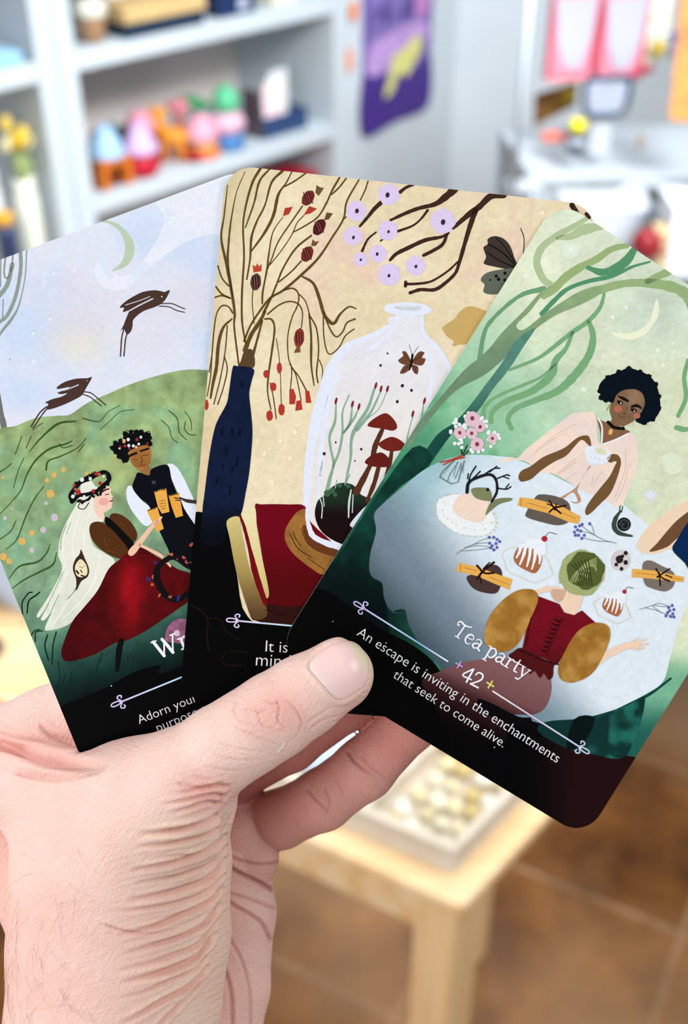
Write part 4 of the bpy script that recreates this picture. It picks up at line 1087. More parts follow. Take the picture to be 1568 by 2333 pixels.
A.strokes([([7, 14, 20, 22, 16, 12], (322, 170), (296, 400), (275, 560), (310, 740), (352, 960), (375, 1120), (372, 1230), (405, 1500)), ([6, 8, 14, 18, 14], (452, 70), (390, 220), (350, 420), (330, 600), (325, 760), (362, 1000)), ([22, 14, 16, 14], (570, 40), (500, 170), (440, 430), (445, 700), (430, 960), (430, 1180), (455, 1340)),
           ([12, 16, 14, 10], (640, 45), (560, 140), (520, 300), (455, 485)), ([22, 12, 18, 12], (735, 60), (650, 150), (600, 320), (540, 440), (500, 560), (490, 720), (465, 870)), ([10, 12, 24, 22, 12], (800, 70), (760, 150), (700, 240), (665, 390), (600, 520), (500, 660)), (12, (905, 80), (820, 140), (745, 180)),
           ([16, 10], (1155, 115), (1100, 210), (1060, 300), (1000, 400), (920, 460), (815, 518)), (12, (1205, 120), (1150, 190), (1095, 240)), ([12, 14, 20, 16, 14], (1300, 130), (1210, 290), (1185, 420), (1100, 560), (1000, 710), (880, 830), (740, 950), (640, 1010), (560, 1110), (490, 1220), (445, 1330)), (11, (1368, 140), (1345, 210), (1310, 282)), (10, (1205, 405), (1180, 430)),
           ([6, 14, 14], (735, 405), (660, 520), (630, 680), (615, 800), (585, 960), (580, 1050)), (11, (880, 325), (800, 440), (700, 590), (650, 720), (615, 800)), (8, (890, 395), (840, 450), (800, 540), (720, 660), (640, 760)), ([16, 14, 14, 20], (945, 545), (830, 640), (740, 780), (690, 900), (650, 1000), (590, 1120)), (12, (870, 735), (800, 810), (705, 890)),
           (8, (512, 950), (506, 1040), (520, 1200)), ([22, 30, 34], (600, 1110), (560, 1190), (500, 1280), (450, 1400)), ([14, 18, 26], (580, 1180), (540, 1330), (495, 1490)),
           ([14, 26, 28, 14, 10], (880, 850), (960, 900), (1005, 1010), (1045, 1140), (1110, 1200), (1160, 1130), (1225, 1075), (1278, 1088)), (12, (1040, 1120), (1080, 1230), (1130, 1298), (1180, 1260), (1210, 1195), (1272, 1165)), (10, (1035, 1110), (1040, 1300), (1075, 1425), (1150, 1380), (1200, 1290), (1265, 1240)),
           ([12, 12, 8], (620, 1130), (700, 1065), (780, 1035), (850, 1055), (880, 1120), (872, 1230)), ([14, 10, 9], (740, 950), (810, 938), (850, 980), (845, 1060), (800, 1160), (770, 1300), (775, 1450), (800, 1540), (790, 1690)), (9, (860, 985), (905, 1040), (940, 1160)), ([14, 18, 10], (930, 1130), (945, 1300), (945, 1500), (966, 1660)), (12, (940, 1150), (985, 1240), (1000, 1400), (985, 1560), (995, 1640)), (9, (1005, 1470), (1030, 1540), (1024, 1620)),
           ([14, 16, 10], (600, 1165), (650, 1170), (672, 1240), (650, 1420), (630, 1560), (620, 1700), (645, 1840)), (7, (685, 1310), (705, 1440), (715, 1560), (720, 1720), (722, 1800)), (9, (640, 1640), (665, 1760), (685, 1910)), (9, (785, 1500), (830, 1580), (870, 1770)), (11, (800, 1530), (850, 1590), (910, 1700)),
           (12, (250, 770), (280, 860), (330, 920)), (14, (235, 925), (280, 980), (340, 1010)), (12, (228, 1005), (280, 992), (345, 1012)), ([12, 10], (360, 1120), (330, 1075), (280, 1068), (240, 1130), (220, 1260), (205, 1440), (185, 1560)), ([12, 24, 26, 14], (355, 1165), (290, 1230), (255, 1350), (240, 1520), (215, 1640), (195, 1755)), (10, (320, 1215), (305, 1400), (270, 1600), (220, 1800)), (10, (300, 1450), (320, 1540), (290, 1680), (250, 1800)), (9, (205, 1450), (195, 1600), (170, 1740))], st)
A.fill([(420, 1480), (450, 1400), (510, 1400), (520, 1525), (405, 1520)], (92, 66, 44))
A.L()
A.fill([(1300, -60), (1300, -60), (1302, -58)], (0, 0, 0))
pop = (112, 44, 40)
for cx_, cy_, rx_, ry_, ro_, tone in ((922, 265, 42, 62, .55, pop), (1005, 482, 42, 66, .5, (84, 30, 34)), (915, 682, 42, 62, .45, pop), (532, 890, 40, 64, .12, (74, 62, 60)), (855, 1305, 38, 72, .12, (140, 52, 46))):
    A.ell((cx_, cy_), rx_, ry_, tone, ro_, .03)
A.fill([(975, 225), (985, 168), (1010, 185), (1040, 190), (1022, 220), (1000, 250)], (112, 84, 50), smooth=False); A.fill([(1040, 430), (1060, 372), (1108, 380), (1075, 425)], (100, 78, 46), smooth=False); A.fill([(945, 622), (955, 572), (975, 590), (1004, 585), (980, 622)], (112, 80, 50), smooth=False)
A.fill([(515, 820), (508, 760), (530, 775), (545, 750), (556, 775), (576, 755), (575, 810)], (190, 70, 50), smooth=False); A.fill([(838, 1370), (814, 1418), (866, 1414), (862, 1368)], (120, 84, 50), smooth=False)
A.L()
for cx_, cy_, ro_ in ((922, 265, .55), (1005, 482, .5), (915, 682, .45), (532, 890, .12), (855, 1305, .12)):
    for k in (-18, 0, 18):
        A.stroke([(cx_ + k - 44 * math.sin(-ro_) * .7 * s_, cy_ + s_ * 40) for s_ in (1, 0, -1)], 7, (62, 18, 22))
    for k in (-9, 9):
        A.stroke([(cx_ + k - 44 * math.sin(-ro_) * .6 * s_, cy_ + s_ * 34) for s_ in (1, 0, -1)], 4, (166, 90, 76))
red = (180, 58, 44)
A.fill([(735, 400), (748, 340), (808, 330), (780, 385)], red, smooth=False); A.fill([(888, 392), (930, 325), (990, 345), (940, 380)], red, smooth=False)
for c_, a_, b_ in (((610, 1575), 22, 30), ((708, 1530), 19, 42), ((662, 1670), 24, 32), ((635, 1885), 25, 40), ((724, 1840), 24, 44), ((165, 1805), 16, 40)): A.ell(c_, a_, b_, red, 0, .04, a_)
for q in ([(782, 1690), (812, 1685), (832, 1740), (824, 1800), (782, 1800)], [(900, 1700), (930, 1700), (946, 1790), (905, 1790)], [(835, 1775), (870, 1770), (880, 1840), (826, 1850)]): A.fill(q, red, smooth=False)
# blossom branches
A.F(*V2)
br = (64, 40, 32)
A.strokes([([16, 22], (450, 55), (400, 75), (362, 104)), ([28, 22, 14], (245, 168), (200, 210), (160, 260), (110, 318)), ([50, 40, 24, 24, 16], (705, 85), (640, 140), (580, 180), (480, 205), (400, 235), (302, 280)), ([16, 12, 16], (535, 218), (495, 270), (440, 315), (340, 352)),
           ([44, 40, 36, 20], (1010, 120), (930, 130), (860, 195), (780, 255), (695, 330)), ([34, 26, 20, 22, 20], (835, 220), (800, 320), (770, 420), (735, 540), (710, 610), (650, 670), (580, 715), (490, 715), (425, 735)), ([12, 14, 18], (725, 540), (660, 600), (560, 662), (470, 678), (395, 680)), (20, (398, 668), (396, 692)),
           ([14, 24, 26, 18], (668, 360), (620, 385), (520, 405), (420, 450), (340, 490), (300, 530)), ([18, 24, 20], (660, 360), (630, 430), (570, 470), (510, 500)), ([10, 16], (212, 355), (160, 400), (125, 472)), (10, (240, 410), (255, 398)), (16, (1450, 150), (1440, 200)), (34, (1440, 185), (1470, 235)), (22, (1530, 240), (1548, 262))], br)
A.dots([(1253, 235, 12)], 12, (246, 236, 214))
A.L()
lil = (222, 204, 236)
for k, (cx_, cy_, r_) in enumerate(((292, 118, 68), (88, 222, 64), (65, 380, 60), (285, 345, 62), (630, 285, 78), (116, 526, 45), (225, 490, 56), (296, 620, 70), (460, 565, 62))):
    A.ell((cx_, cy_), r_, r_, lil, 0, .04, k * 1.7, 48)
A.L()
for cx_, cy_, r_ in ((284, 122, 13), (92, 222, 12), (70, 388, 9), (290, 352, 8), (632, 292, 14), (116, 528, 7), (219, 492, 9), (293, 628, 9), (462, 570, 9)): A.ell((cx_, cy_), r_, r_ * 1.3, (60, 40, 62), .2)
A.fill([(1110, 570), (1085, 530), (1052, 440), (1005, 392), (950, 380), (912, 398), (912, 430), (885, 452), (902, 510), (888, 552), (960, 572), (1060, 590)], (62, 52, 46)); A.fill([(1095, 585), (1000, 588), (905, 610), (868, 652), (892, 684), (886, 730), (940, 746), (1000, 730), (1070, 660)], (98, 102, 90))
A.fill([(630, 950), (700, 900), (740, 850), (790, 820), (850, 830), (915, 855), (950, 880), (880, 980), (800, 1050), (740, 1060), (690, 1068), (700, 1040), (660, 1010), (640, 985)], (204, 170, 104))
A.L()
A.strokes([(8, (915, 430), (1000, 480), (1085, 560)), (7, (905, 480), (980, 530), (1080, 575)), (6, (960, 385), (1020, 450), (1080, 540)), ([26, 20], (1140, 515), (1095, 580), (1070, 620)), (5, (1118, 330), (1140, 400), (1132, 520)), (5, (1140, 515), (1190, 460))], (16, 14, 14))
A.dots([(965, 630, 10), (980, 650, 11), (1020, 612, 10), (1018, 655, 9), (928, 655, 6)], 9, (16, 16, 16))
# glass jar
A.F(0, 0, 1)
jar = [(889, 722), (884, 745), (850, 764), (806, 782), (780, 800), (752, 845), (734, 905), (720, 960), (711, 1005), (703, 1060), (699, 1116), (700, 1175), (716, 1221), (779, 1253), (900, 1270), (1030, 1180), (1060, 900), (1031, 847), (1018, 825), (998, 793), (970, 765), (962, 742), (962, 722)]
A.fill(jar, lambda x, y: mix((234, 228, 224), (232, 230, 236), sst(1000, 760, y)) * (1 + .03 * fbm(x, y, 40, 9))[..., None], cell=1.5)
A.L()
wl = (230, 234, 249)
A.strokes([([12, 14, 22, 26, 20, 16, 18, 20], *jar[1:15]), ([9, 9, 10], (962, 722), (962, 742), (970, 765), (998, 793), (1018, 825), (1036, 860)), (12, (772, 850), (752, 905), (736, 990), (728, 1080)), (9, (905, 722), (896, 748), (868, 778), (838, 800)), (9, (978, 800), (984, 850), (978, 910)), (6, (735, 1050), (726, 1120), (730, 1165)), (26, (760, 1238), (790, 1252), (830, 1258))], wl)
A.F(*V2)
A.ell((410, 838), 152, 44, (230, 234, 250), .03, .02); A.L(); A.ell((412, 832), 92, 17, (216, 220, 226), .05); A.stroke([(330, 826), (420, 836), (500, 822)], 4, (188, 196, 200))
A.F(*V3)
A.fill([(820, 872), (862, 832), (902, 790), (962, 758), (1040, 770), (1092, 832), (1200, 880), (1180, 1000), (1080, 1140), (960, 1130), (850, 1062), (805, 962)], lambda x, y: mix((30, 48, 34), (26, 10, 12), sst(1130, 1180, y)), cell=1)
A.L()
gp = (140, 172, 148)
A.strokes([([10, 18, 14, 18, 26], (935, 270), (928, 380), (895, 470), (905, 560), (920, 640), (900, 720), (880, 800)), ([7, 12, 16, 14], (1016, 215), (975, 320), (975, 440), (955, 560), (915, 660)), ([10, 16, 14], (1035, 285), (1020, 390), (980, 450)), ([8, 16, 12], (1075, 300), (1040, 370), (985, 445)), ([14, 26, 16, 12], (1170, 180), (1130, 300), (1060, 410), (1030, 490), (1025, 600), (1005, 700), (995, 750)), ([10, 22], (1212, 190), (1150, 320), (1065, 430)), (6, (1250, 190), (1200, 300), (1130, 360)), (7, (940, 740), (930, 790)), (8, (1020, 705), (990, 770)), ([7, 9], (1408, 350), (1380, 450), (1365, 540)), ([8, 18], (1476, 260), (1460, 360), (1430, 440))], gp)
A.dots([(880, 822, 20), (910, 806, 18), (958, 772, 14), (1010, 778, 12), (930, 830, 12)], 14, (60, 96, 72))
A.L()
st2 = (86, 48, 30)
A.strokes([([24, 34, 30], (1222, 425), (1180, 520), (1160, 600)), ([26, 34, 44], (1150, 640), (1110, 720), (1062, 810)), ([22, 28, 24], (1280, 550), (1265, 640), (1240, 740)), ([26, 28, 22], (1200, 650), (1170, 760), (1125, 870))], st2)
cap = (114, 36, 26)
A.fill([(1128, 402), (1168, 362), (1240, 328), (1292, 368), (1312, 415), (1282, 436), (1222, 424), (1160, 416)], cap); A.fill([(1196, 522), (1232, 490), (1282, 474), (1340, 500), (1366, 542), (1300, 562), (1240, 556)], cap)
A.L()
A.fill([(1112, 628), (1150, 590), (1215, 570), (1262, 610), (1256, 656), (1190, 660), (1140, 650)], (102, 30, 24))
A.dots([(1345, 158, 9), (1400, 188, 8), (1312, 258, 9), (933, 508, 6), (1090, 550, 8), (862, 578, 10), (1052, 622, 5), (1210, 34, 7)], 8, (40, 42, 52))
for c_ in ((935, 252), (1036, 272), (1076, 288), (1180, 158), (1212, 178), (1252, 178), (1408, 332), (1480, 252), (1536, 255)): A.ell(c_, 8, 22, (124, 42, 52), .25)
A.strokes([(7, (835, 850), (850, 900), (846, 975)), (6, (855, 840), (862, 900)), ([8, 14, 8], (1028, 800), (1015, 880), (1012, 970)), (6, (1040, 830), (1035, 940))], (206, 214, 210))
A.fill([(1020, 1020), (1060, 960), (1120, 900), (1180, 880), (1180, 960), (1080, 1030)], (230, 232, 246))
A.F(*V2)
brn = (112, 70, 50)
for q in ([(430, 1160), (400, 1105), (375, 1105), (382, 1130), (350, 1160), (385, 1185), (425, 1180)], [(440, 1160), (480, 1105), (515, 1110), (500, 1140), (522, 1150), (500, 1190), (445, 1180)], [(425, 1180), (385, 1195), (362, 1240), (400, 1235), (425, 1205)], [(440, 1185), (475, 1200), (472, 1244), (450, 1236), (436, 1205)]): A.fill(q, brn)
A.L()
A.strokes([([14, 16, 8], (440, 1125), (432, 1180), (420, 1220)), (3, (438, 1125), (420, 1060)), (3, (440, 1125), (478, 1070)), (3, (430, 1165), (390, 1125)), (3, (440, 1165), (500, 1125)), (3, (425, 1185), (380, 1225)), (3, (440, 1185), (465, 1235))], (24, 18, 18))
A.dots([(284, 1115, 6), (240, 1190, 8), (376, 1318, 10), (434, 1346, 9), (345, 1416, 9)], 8, (40, 42, 52))
# vase
A.F(*V3)
def navy(x, y): return mix((17, 28, 56), (4, 8, 18), sst(1130, 1230, y)) * (1 + .18 * fbm(x, y, 16, 41))[..., None]
A.fill([(0, 938), (70, 936), (120, 942), (260, 1000), (320, 1300), (390, 1580), (660, 1620), (2200, 1690), (2200, 2400), (-200, 2400)], (2, 2, 3))
A.L()
A.fill([(298, 48), (325, 38), (426, 55), (415, 130), (400, 210), (412, 330), (420, 450), (410, 600), (396, 720), (376, 830), (356, 930), (332, 978), (262, 1000), (240, 1130), (110, 1130), (112, 930), (125, 820), (150, 620), (176, 470), (202, 380), (260, 270), (276, 190)], navy, cell=.9)
A.L()
A.strokes([(16, (235, 425), (230, 465)), (16, (296, 420), (294, 455)), (14, (345, 425), (342, 460)), (14, (262, 540), (258, 580)), (16, (330, 600), (320, 650)), (14, (205, 720), (200, 760)), (14, (285, 780), (278, 830)), (12, (300, 660), (290, 690)), (12, (360, 140), (356, 170)), (12, (240, 640), (236, 670))], (8, 14, 34))
A.dots([(590, 500, 17), (682, 445, 16), (495, 578, 14), (652, 608, 16), (540, 760, 17)], 15, (246, 236, 200))
# book and wooden slice
A.fill([(435, 908), (480, 890), (640, 890), (742, 900), (780, 1000), (960, 1170), (980, 1250), (840, 1380), (760, 1530), (500, 1530), (484, 1470), (516, 1440), (470, 1150)], lambda x, y: mix((110, 6, 24), (84, 6, 10), sst(1220, 1340, y)), cell=1.2)
A.fill([(480, 1500), (620, 1520), (800, 1520), (760, 1640), (420, 1600)], (46, 18, 14))
A.L()
A.fill([(262, 992), (336, 965), (352, 1050), (402, 1282), (472, 1462), (512, 1542), (492, 1592), (420, 1592), (380, 1502), (320, 1302), (280, 1100)], lambda x, y: ramp(y, [(1180, (212, 196, 130)), (1300, (170, 146, 84)), (1400, (92, 66, 40))]), cell=1)
A.fill([(350, 946), (390, 930), (436, 908), (450, 1060), (482, 1230), (522, 1432), (500, 1466), (470, 1402), (420, 1232), (380, 1052)], lambda x, y: ramp(y, [(1180, (236, 224, 176)), (1300, (222, 202, 138)), (1360, (200, 178, 112))]), cell=1)
A.L()
A.stroke([(345, 962), (372, 1040), (412, 1200), (440, 1320), (500, 1500)], [14, 20, 26, 40, 30], (112, 12, 18))
A.fill([(640, 1010), (692, 940), (746, 918), (762, 962), (772, 1082), (850, 1140), (1000, 1190), (1000, 1270), (862, 1322), (780, 1282), (680, 1202), (630, 1132), (618, 1070)], lambda x, y: np.tile(np.array((152, 104, 48.)), (len(x), 1)) * (1 + .16 * fbm(x, y, 12, 7))[..., None], cell=1)
A.L()
A.fill([(728, 1028), (762, 1030), (802, 1100), (960, 1168), (940, 1212), (832, 1182), (762, 1132)], (104, 56, 28))
A.strokes([(6, (650, 1070), (700, 1160), (790, 1220)), (5, (670, 1060), (690, 1110)), (5, (680, 1090), (720, 1150)), (5, (720, 1040), (760, 1130), (830, 1180)), (5, (760, 1220), (860, 1290))], (72, 42, 18))
A.stroke([(760, 900), (756, 960), (772, 1040), (800, 1090), (880, 1130), (980, 1160)], [20, 22, 34, 34, 40], (230, 232, 244))
A.L()
A.strokes([(10, (40, 1510), (100, 1540), (145, 1600), (140, 1690), (150, 1790)), (8, (150, 1590), (220, 1600), (260, 1670), (330, 1720)), (7, (260, 1790), (230, 1850), (270, 1880), (350, 1880)), (6, (280, 1790), (380, 1800)), (6, (500, 1540), (620, 1570))], (28, 13, 12))
A.L()
A.ornament((320, 1606), (700, 1641), True, lambda x, y: ramp(x, [(530, (226, 206, 240)), (665, (196, 232, 248))]))
A.text('It is time to be', (500, 1796), (1090, 1826), (238, 238, 240)); A.text('mindful of the', (440, 1882), (1064, 1920), (238, 238, 240))
ART2 = A

# ---- right card: tea party
A = Art(CARD_FRAMES[2])
W4 = (960, 480, .3878); W5 = (820, 1000, .477); W6 = (660, 1320, .579); W7 = (1160, 820, .2602)
def glade(x, y):
    w = x + (1500 - y) * .9
    n = fbm(x, y, 90, 51); n2 = fbm(x, y, 30, 55); n3 = fbm(x, y, 8, 58)
    c = ramp(w + 60 * n, [(1180, (36, 96, 74)), (1300, (66, 140, 104)), (1420, (104, 172, 132)), (1560, (140, 194, 154)), (1720, (172, 210, 176)), (1880, (212, 226, 196)), (2000, (224, 229, 200)), (2300, (220, 230, 206))])
    c = mix(c, (70, 150, 104), .55 * sst(.05, .5, n2) * sst(1650, 1450, w))
    c = mix(c, (222, 228, 196), sst(1380, 1480, x) * sst(760, 900, y) * sst(1560, 1460, y))
    c = mix(c, (196, 214, 196), .6 * np.exp(-((x - 1480) / 120) ** 2 - ((y - 720) / 90) ** 2))
    c = mix(c, (126, 184, 152), .9 * sst(1480, 1600, y) * sst(1380, 1460, x))
    c = mix(c, (24, 84, 74), .9 * sst(1570, 1680, y) * sst(1250, 1330, x))
    c = mix(c, (10, 40, 36), sst(1150, 1330, y) * sst(1000, 880, x))
    return c * (1 + .07 * n + .05 * n3)[..., None]
A.ground(glade)
A.F(*W4)
lt = (172, 192, 146); md = (128, 164, 122); dk = (92, 134, 112)
A.strokes([([26, 36, 44, 46, 40], (990, 35), (900, 90), (800, 145), (710, 215), (680, 290), (690, 350), (720, 405), (765, 440)), ([22, 44, 62, 40], (800, 160), (880, 150), (960, 110), (1060, 92))], (178, 196, 152))
A.stroke([(1210, 205), (1120, 225), (1030, 285), (940, 330), (850, 390), (780, 460), (720, 500)], [34, 40, 46, 50, 40], (154, 178, 122))
A.stroke([(720, 460), (600, 490), (500, 560), (400, 660), (365, 740), (345, 860)], [34, 24, 22, 26, 30], (110, 158, 116))
A.strokes([([50, 66, 60, 44, 50], (1600, 600), (1560, 500), (1480, 450), (1330, 425), (1180, 430), (1050, 465)), ([34, 46], (1330, 415), (1380, 390), (1450, 360))], (152, 178, 124))
A.stroke([(1250, 230), (1210, 290), (1140, 340), (1060, 362), (980, 335)], [36, 60, 54, 40, 26], (86, 146, 104))
A.stroke([(1345, 300), (1240, 330), (1120, 385), (980, 415), (860, 460), (780, 530), (710, 605)], [12, 20, 26, 24, 28, 30], (84, 146, 108))
A.strokes([([20, 28, 26, 18], (1075, 490), (1050, 570), (980, 650), (880, 720), (780, 800), (680, 870), (520, 935)), ([26, 44, 52, 40, 30, 30], (985, 650), (1010, 740), (985, 850), (900, 970), (800, 1060), (680, 1110), (560, 1160), (510, 1220), (530, 1280)), ([20, 30, 50, 40, 30, 30], (890, 715), (850, 810), (790, 880), (760, 970), (650, 1060), (500, 1120), (420, 1180), (410, 1240)), ([12, 18, 20, 30], (790, 900), (700, 980), (560, 1040), (430, 1100), (370, 1160), (365, 1210)), (26, (1568, 880), (1545, 980), (1555, 1100), (1510, 1205)), ([34, 20], (1500, 1275), (1560, 1285), (1600, 1250))], (122, 170, 122))
A.L()
A.fill([(1050, 440), (940, 470), (820, 540), (720, 610), (600, 700), (560, 670), (640, 590), (700, 510), (770, 440), (700, 480), (600, 590), (480, 710), (380, 830), (240, 950), (60, 1160), (-60, 1300), (-80, 1400), (40, 1240), (200, 1060), (380, 960), (540, 820), (680, 690), (800, 610), (920, 560), (1050, 490)], lambda x, y: mix((146, 172, 122), (112, 142, 112), sst(620, 860, y)) * (1 + .08 * fbm(x, y, 16, 61))[..., None], cell=1.2)
A.fill([(670, 690), (560, 760), (470, 900), (380, 1020), (290, 1140), (200, 1240), (100, 1310), (20, 1420), (-60, 1540), (0, 1560), (100, 1420), (200, 1290), (330, 1180), (420, 1050), (510, 940), (600, 800)], lambda x, y: mix((84, 134, 118), (26, 72, 62), sst(860, 1010, y)) * (1 + .1 * fbm(x, y, 14, 64))[..., None], cell=1.2)
A.L()
A.fill([(1382, 520), (1398, 590), (1370, 660), (1310, 730), (1230, 758), (1150, 742), (1112, 712), (1160, 718), (1230, 718), (1300, 690), (1350, 630)], (240, 241, 212))
A.dots([(610, 386, 13), (1125, 625, 12), (1205, 568, 10), (1390, 820, 13), (1480, 780, 9), (1070, 852, 9), (1420, 905, 10), (955, 1050, 11)], 10, (234, 242, 228))
A.ell((878, 230), 54, 54, (222, 234, 214)); A.L(); A.ell((878, 230), 34, 34, (228, 238, 222)); A.dots([(878, 230, 10)], 10, (240, 246, 238))
A.ell((1480, 1490), 60, 60, (228, 233, 208))
# dark hedge, tablecloth
A.F(0, 0, 1)
A.fill([(940, 1020), (985, 1040), (960, 1075), (900, 1120), (870, 1190), (900, 1500), (1000, 1560), (640, 1540), (640, 1400), (760, 1280), (850, 1140)], lambda x, y: mix((16, 58, 48), (4, 16, 16), sst(1180, 1400, y - (x - 850) * .2)) * (1 + .35 * fbm(x, y, 24, 71))[..., None], cell=1)
A.L()
def q5(l): return [(820 + x * .477, 1000 + y * .477) for x, y in l]
def q6(l): return [(660 + x * .579, 1320 + y * .579) for x, y in l]
cloth = q5([(560, 75), (480, 80), (400, 102), (300, 152), (205, 230), (110, 310), (68, 362), (78, 440), (52, 540), (45, 622), (62, 662), (106, 690), (116, 760), (150, 822), (216, 832)]) + \
    q6([(400, 130), (452, 118), (470, 180), (520, 262), (600, 352), (660, 440), (740, 500), (900, 540), (1000, 568), (1100, 566), (1250, 532), (1310, 500), (1400, 452), (1470, 402), (1500, 300), (1540, 160), (1580, 60)]) + \
    q5([(1620, 640), (1565, 620), (1482, 520), (1380, 412), (1302, 350), (1240, 302), (1112, 262), (1000, 212), (902, 162), (760, 102), (700, 86)])
def linen(x, y):
    m = A.mm(np.stack([x, y], -1)); u, v = m[:, 0], m[:, 1] + A.h / 2
    c = np.tile(np.array((226, 235, 243.)), (len(x), 1))
    left = np.exp(-np.clip(u + 35, 0, 99) / 7)
    c = mix(c, (150, 190, 198), .85 * np.clip(left, 0, 1) * sst(30, 45, v))
    c = mix(c, (112, 128, 142), sst(44, 24, v + .35 * u) * .95)
    c = mix(c, (44, 62, 70), sst(26, 10, v + .3 * u) * .9 * sst(25, 5, u))
    c = mix(c, (104, 150, 156), sst(30, 16, v) * sst(0, 20, u) * .55)
    return c * (1 + .03 * fbm(x, y, 12, 77))[..., None]
A.fill(cloth, linen, cell=.8)
A.L()
A.strokes([([5, 8, 5], *q6([(1500, 390), (1420, 450), (1320, 500), (1240, 535)]))], (16, 66, 60))
def ground3(x, y): return mix((3, 3, 4), (34, 12, 14), sst(1180, 1330, x))
A.fill(q6([(-60, 200), (60, 60), (130, 40), (240, 108), (350, 188), (470, 250), (540, 300), (585, 350), (640, 440), (700, 470), (790, 500), (900, 545), (1000, 575), (1080, 660), (1200, 690), (1300, 690), (1420, 730), (1500, 900), (1200, 1200), (-100, 700)]), ground3, cell=1.2)
A.L()
A.F(*W6)
A.fill([(520, 400), (610, 355), (700, 322), (860, 310), (1000, 350), (1032, 420), (1010, 500), (960, 532), (860, 540), (850, 640), (780, 660), (680, 640), (600, 560), (560, 470)], lambda x, y: ramp(y - (x - 1150) * .45, [(1500, (138, 96, 98)), (1585, (118, 76, 78)), (1625, (64, 32, 34)), (1680, (22, 7, 9)), (1720, (3, 3, 4))]), cell=1)
A.fill([(1160, 560), (1200, 545), (1180, 620), (1120, 640)], (6, 18, 18)); A.fill([(740, 470), (800, 490), (900, 540), (950, 545), (940, 580), (840, 560), (760, 520)], (8, 6, 8))
A.fill([(1010, 560), (1160, 545), (1320, 500), (1400, 470), (1330, 690), (1200, 690), (1080, 660), (980, 600)], lambda x, y: mix((14, 50, 46), (34, 104, 92), sst(-.1, .4, fbm(x, y, 30, 81)) * sst(1290, 1380, x)), cell=1)
A.fill([(1120, 550), (1200, 545), (1160, 640), (1090, 670)], (6, 20, 20))
A.L()
# guests: the woman at the far side
A.F(*W7)
A.fill([(-100, 900), (0, 850), (70, 860), (140, 790), (300, 660), (430, 560), (560, 470), (680, 455), (760, 490), (800, 740), (1040, 640), (1110, 690), (1135, 820), (1120, 940), (1090, 1040), (1010, 1240), (960, 1290), (840, 1230), (640, 1140), (400, 1000), (300, 990), (120, 880)], lambda x, y: mix((238, 216, 206), (246, 222, 204), sst(-.3, .3, fbm(x, y, 40, 91))), cell=1)
A.fill([(770, 500), (810, 530), (860, 545), (900, 540), (1000, 600), (1050, 640), (820, 735), (800, 640)], (134, 96, 66))
A.L()
A.strokes([(3, (210, 830), (300, 760), (400, 690), (500, 640)), (3, (230, 800), (420, 650), (590, 560)), (3, (410, 1000), (500, 930), (620, 830)), (4, (430, 1000), (590, 890)), (3, (490, 1060), (580, 990)), (3, (740, 1110), (770, 1040), (830, 960)), (3, (720, 1110), (740, 1020)), (3, (920, 1210), (970, 1100), (1020, 940), (1020, 780)), (3, (940, 1240), (1010, 1080), (1050, 910))], (196, 146, 122))
arm = (116, 84, 52)
A.fill([(95, 1060), (82, 1020), (110, 970), (190, 930), (300, 850), (420, 800), (500, 760), (600, 680), (680, 660), (710, 690), (720, 760), (690, 740), (640, 700), (590, 740), (500, 840), (400, 890), (280, 970), (200, 1040), (130, 1065)], arm); A.fill([(680, 1360), (668, 1310), (720, 1220), (800, 1120), (880, 1020), (920, 940), (940, 890), (870, 890), (890, 830), (950, 830), (980, 880), (970, 960), (930, 1080), (880, 1180), (800, 1260), (730, 1330)], arm)
A.fill([(890, 380), (920, 310), (1000, 260), (1090, 250), (1170, 290), (1190, 380), (1150, 460), (1100, 530), (1010, 580), (1005, 590), (900, 545), (900, 510), (880, 450)], lambda x, y: mix((128, 98, 72), (158, 126, 96), .9 * np.exp(-((x - 1447) / 18) ** 2 - ((y - 905) / 20) ** 2)) * (1 + .1 * fbm(x, y, 8, 95))[..., None], cell=.8)
A.fill([(700, 930), (660, 1010), (600, 1100), (540, 1150), (440, 1210), (470, 1220), (560, 1160), (600, 1240), (540, 1240), (580, 1258), (630, 1240), (620, 1190), (600, 1140), (650, 1020), (710, 940)], (190, 146, 120))
A.L()
hair = (6, 16, 26)
A.fill([(905, 375), (830, 345), (795, 290), (785, 240), (810, 190), (870, 140), (950, 110), (1040, 70), (1110, 85), (1180, 110), (1260, 170), (1305, 260), (1325, 370), (1320, 450), (1270, 520), (1180, 560), (1120, 545), (1110, 520), (1160, 450), (1190, 380), (1172, 300), (1120, 262), (1060, 256), (990, 270), (940, 310), (925, 345)], hair)
for q in ((800, 330), (790, 270), (860, 150), (960, 100), (1050, 68), (1150, 100), (1230, 140), (1290, 210), (1318, 320), (1318, 430), (1265, 525), (1190, 556), (840, 350)): A.ell((1050 + (q[0] - 1050) * .96, 320 + (q[1] - 320) * .96), 27, 25, hair, 0, .12, q[0])
A.strokes([(16, (780, 505), (815, 590), (810, 745)), (14, (812, 742), (930, 700), (1045, 645))], (240, 242, 248)); A.stroke([(868, 545), (920, 590), (1002, 602)], 28, (16, 14, 16)); A.ell((890, 630), 18, 28, (232, 178, 100), .3)
A.ell((955, 430), 36, 30, (180, 104, 84)); A.ell((1120, 490), 30, 24, (180, 108, 88))
A.L()
A.strokes([([14, 30, 22], (960, 320), (1000, 338), (1042, 360)), ([20, 28, 14], (1075, 410), (1120, 400), (1160, 425))], (22, 16, 18)); A.ell((972, 372), 28, 16, (28, 20, 20), .4); A.ell((1092, 440), 30, 15, (28, 20, 20), .3)
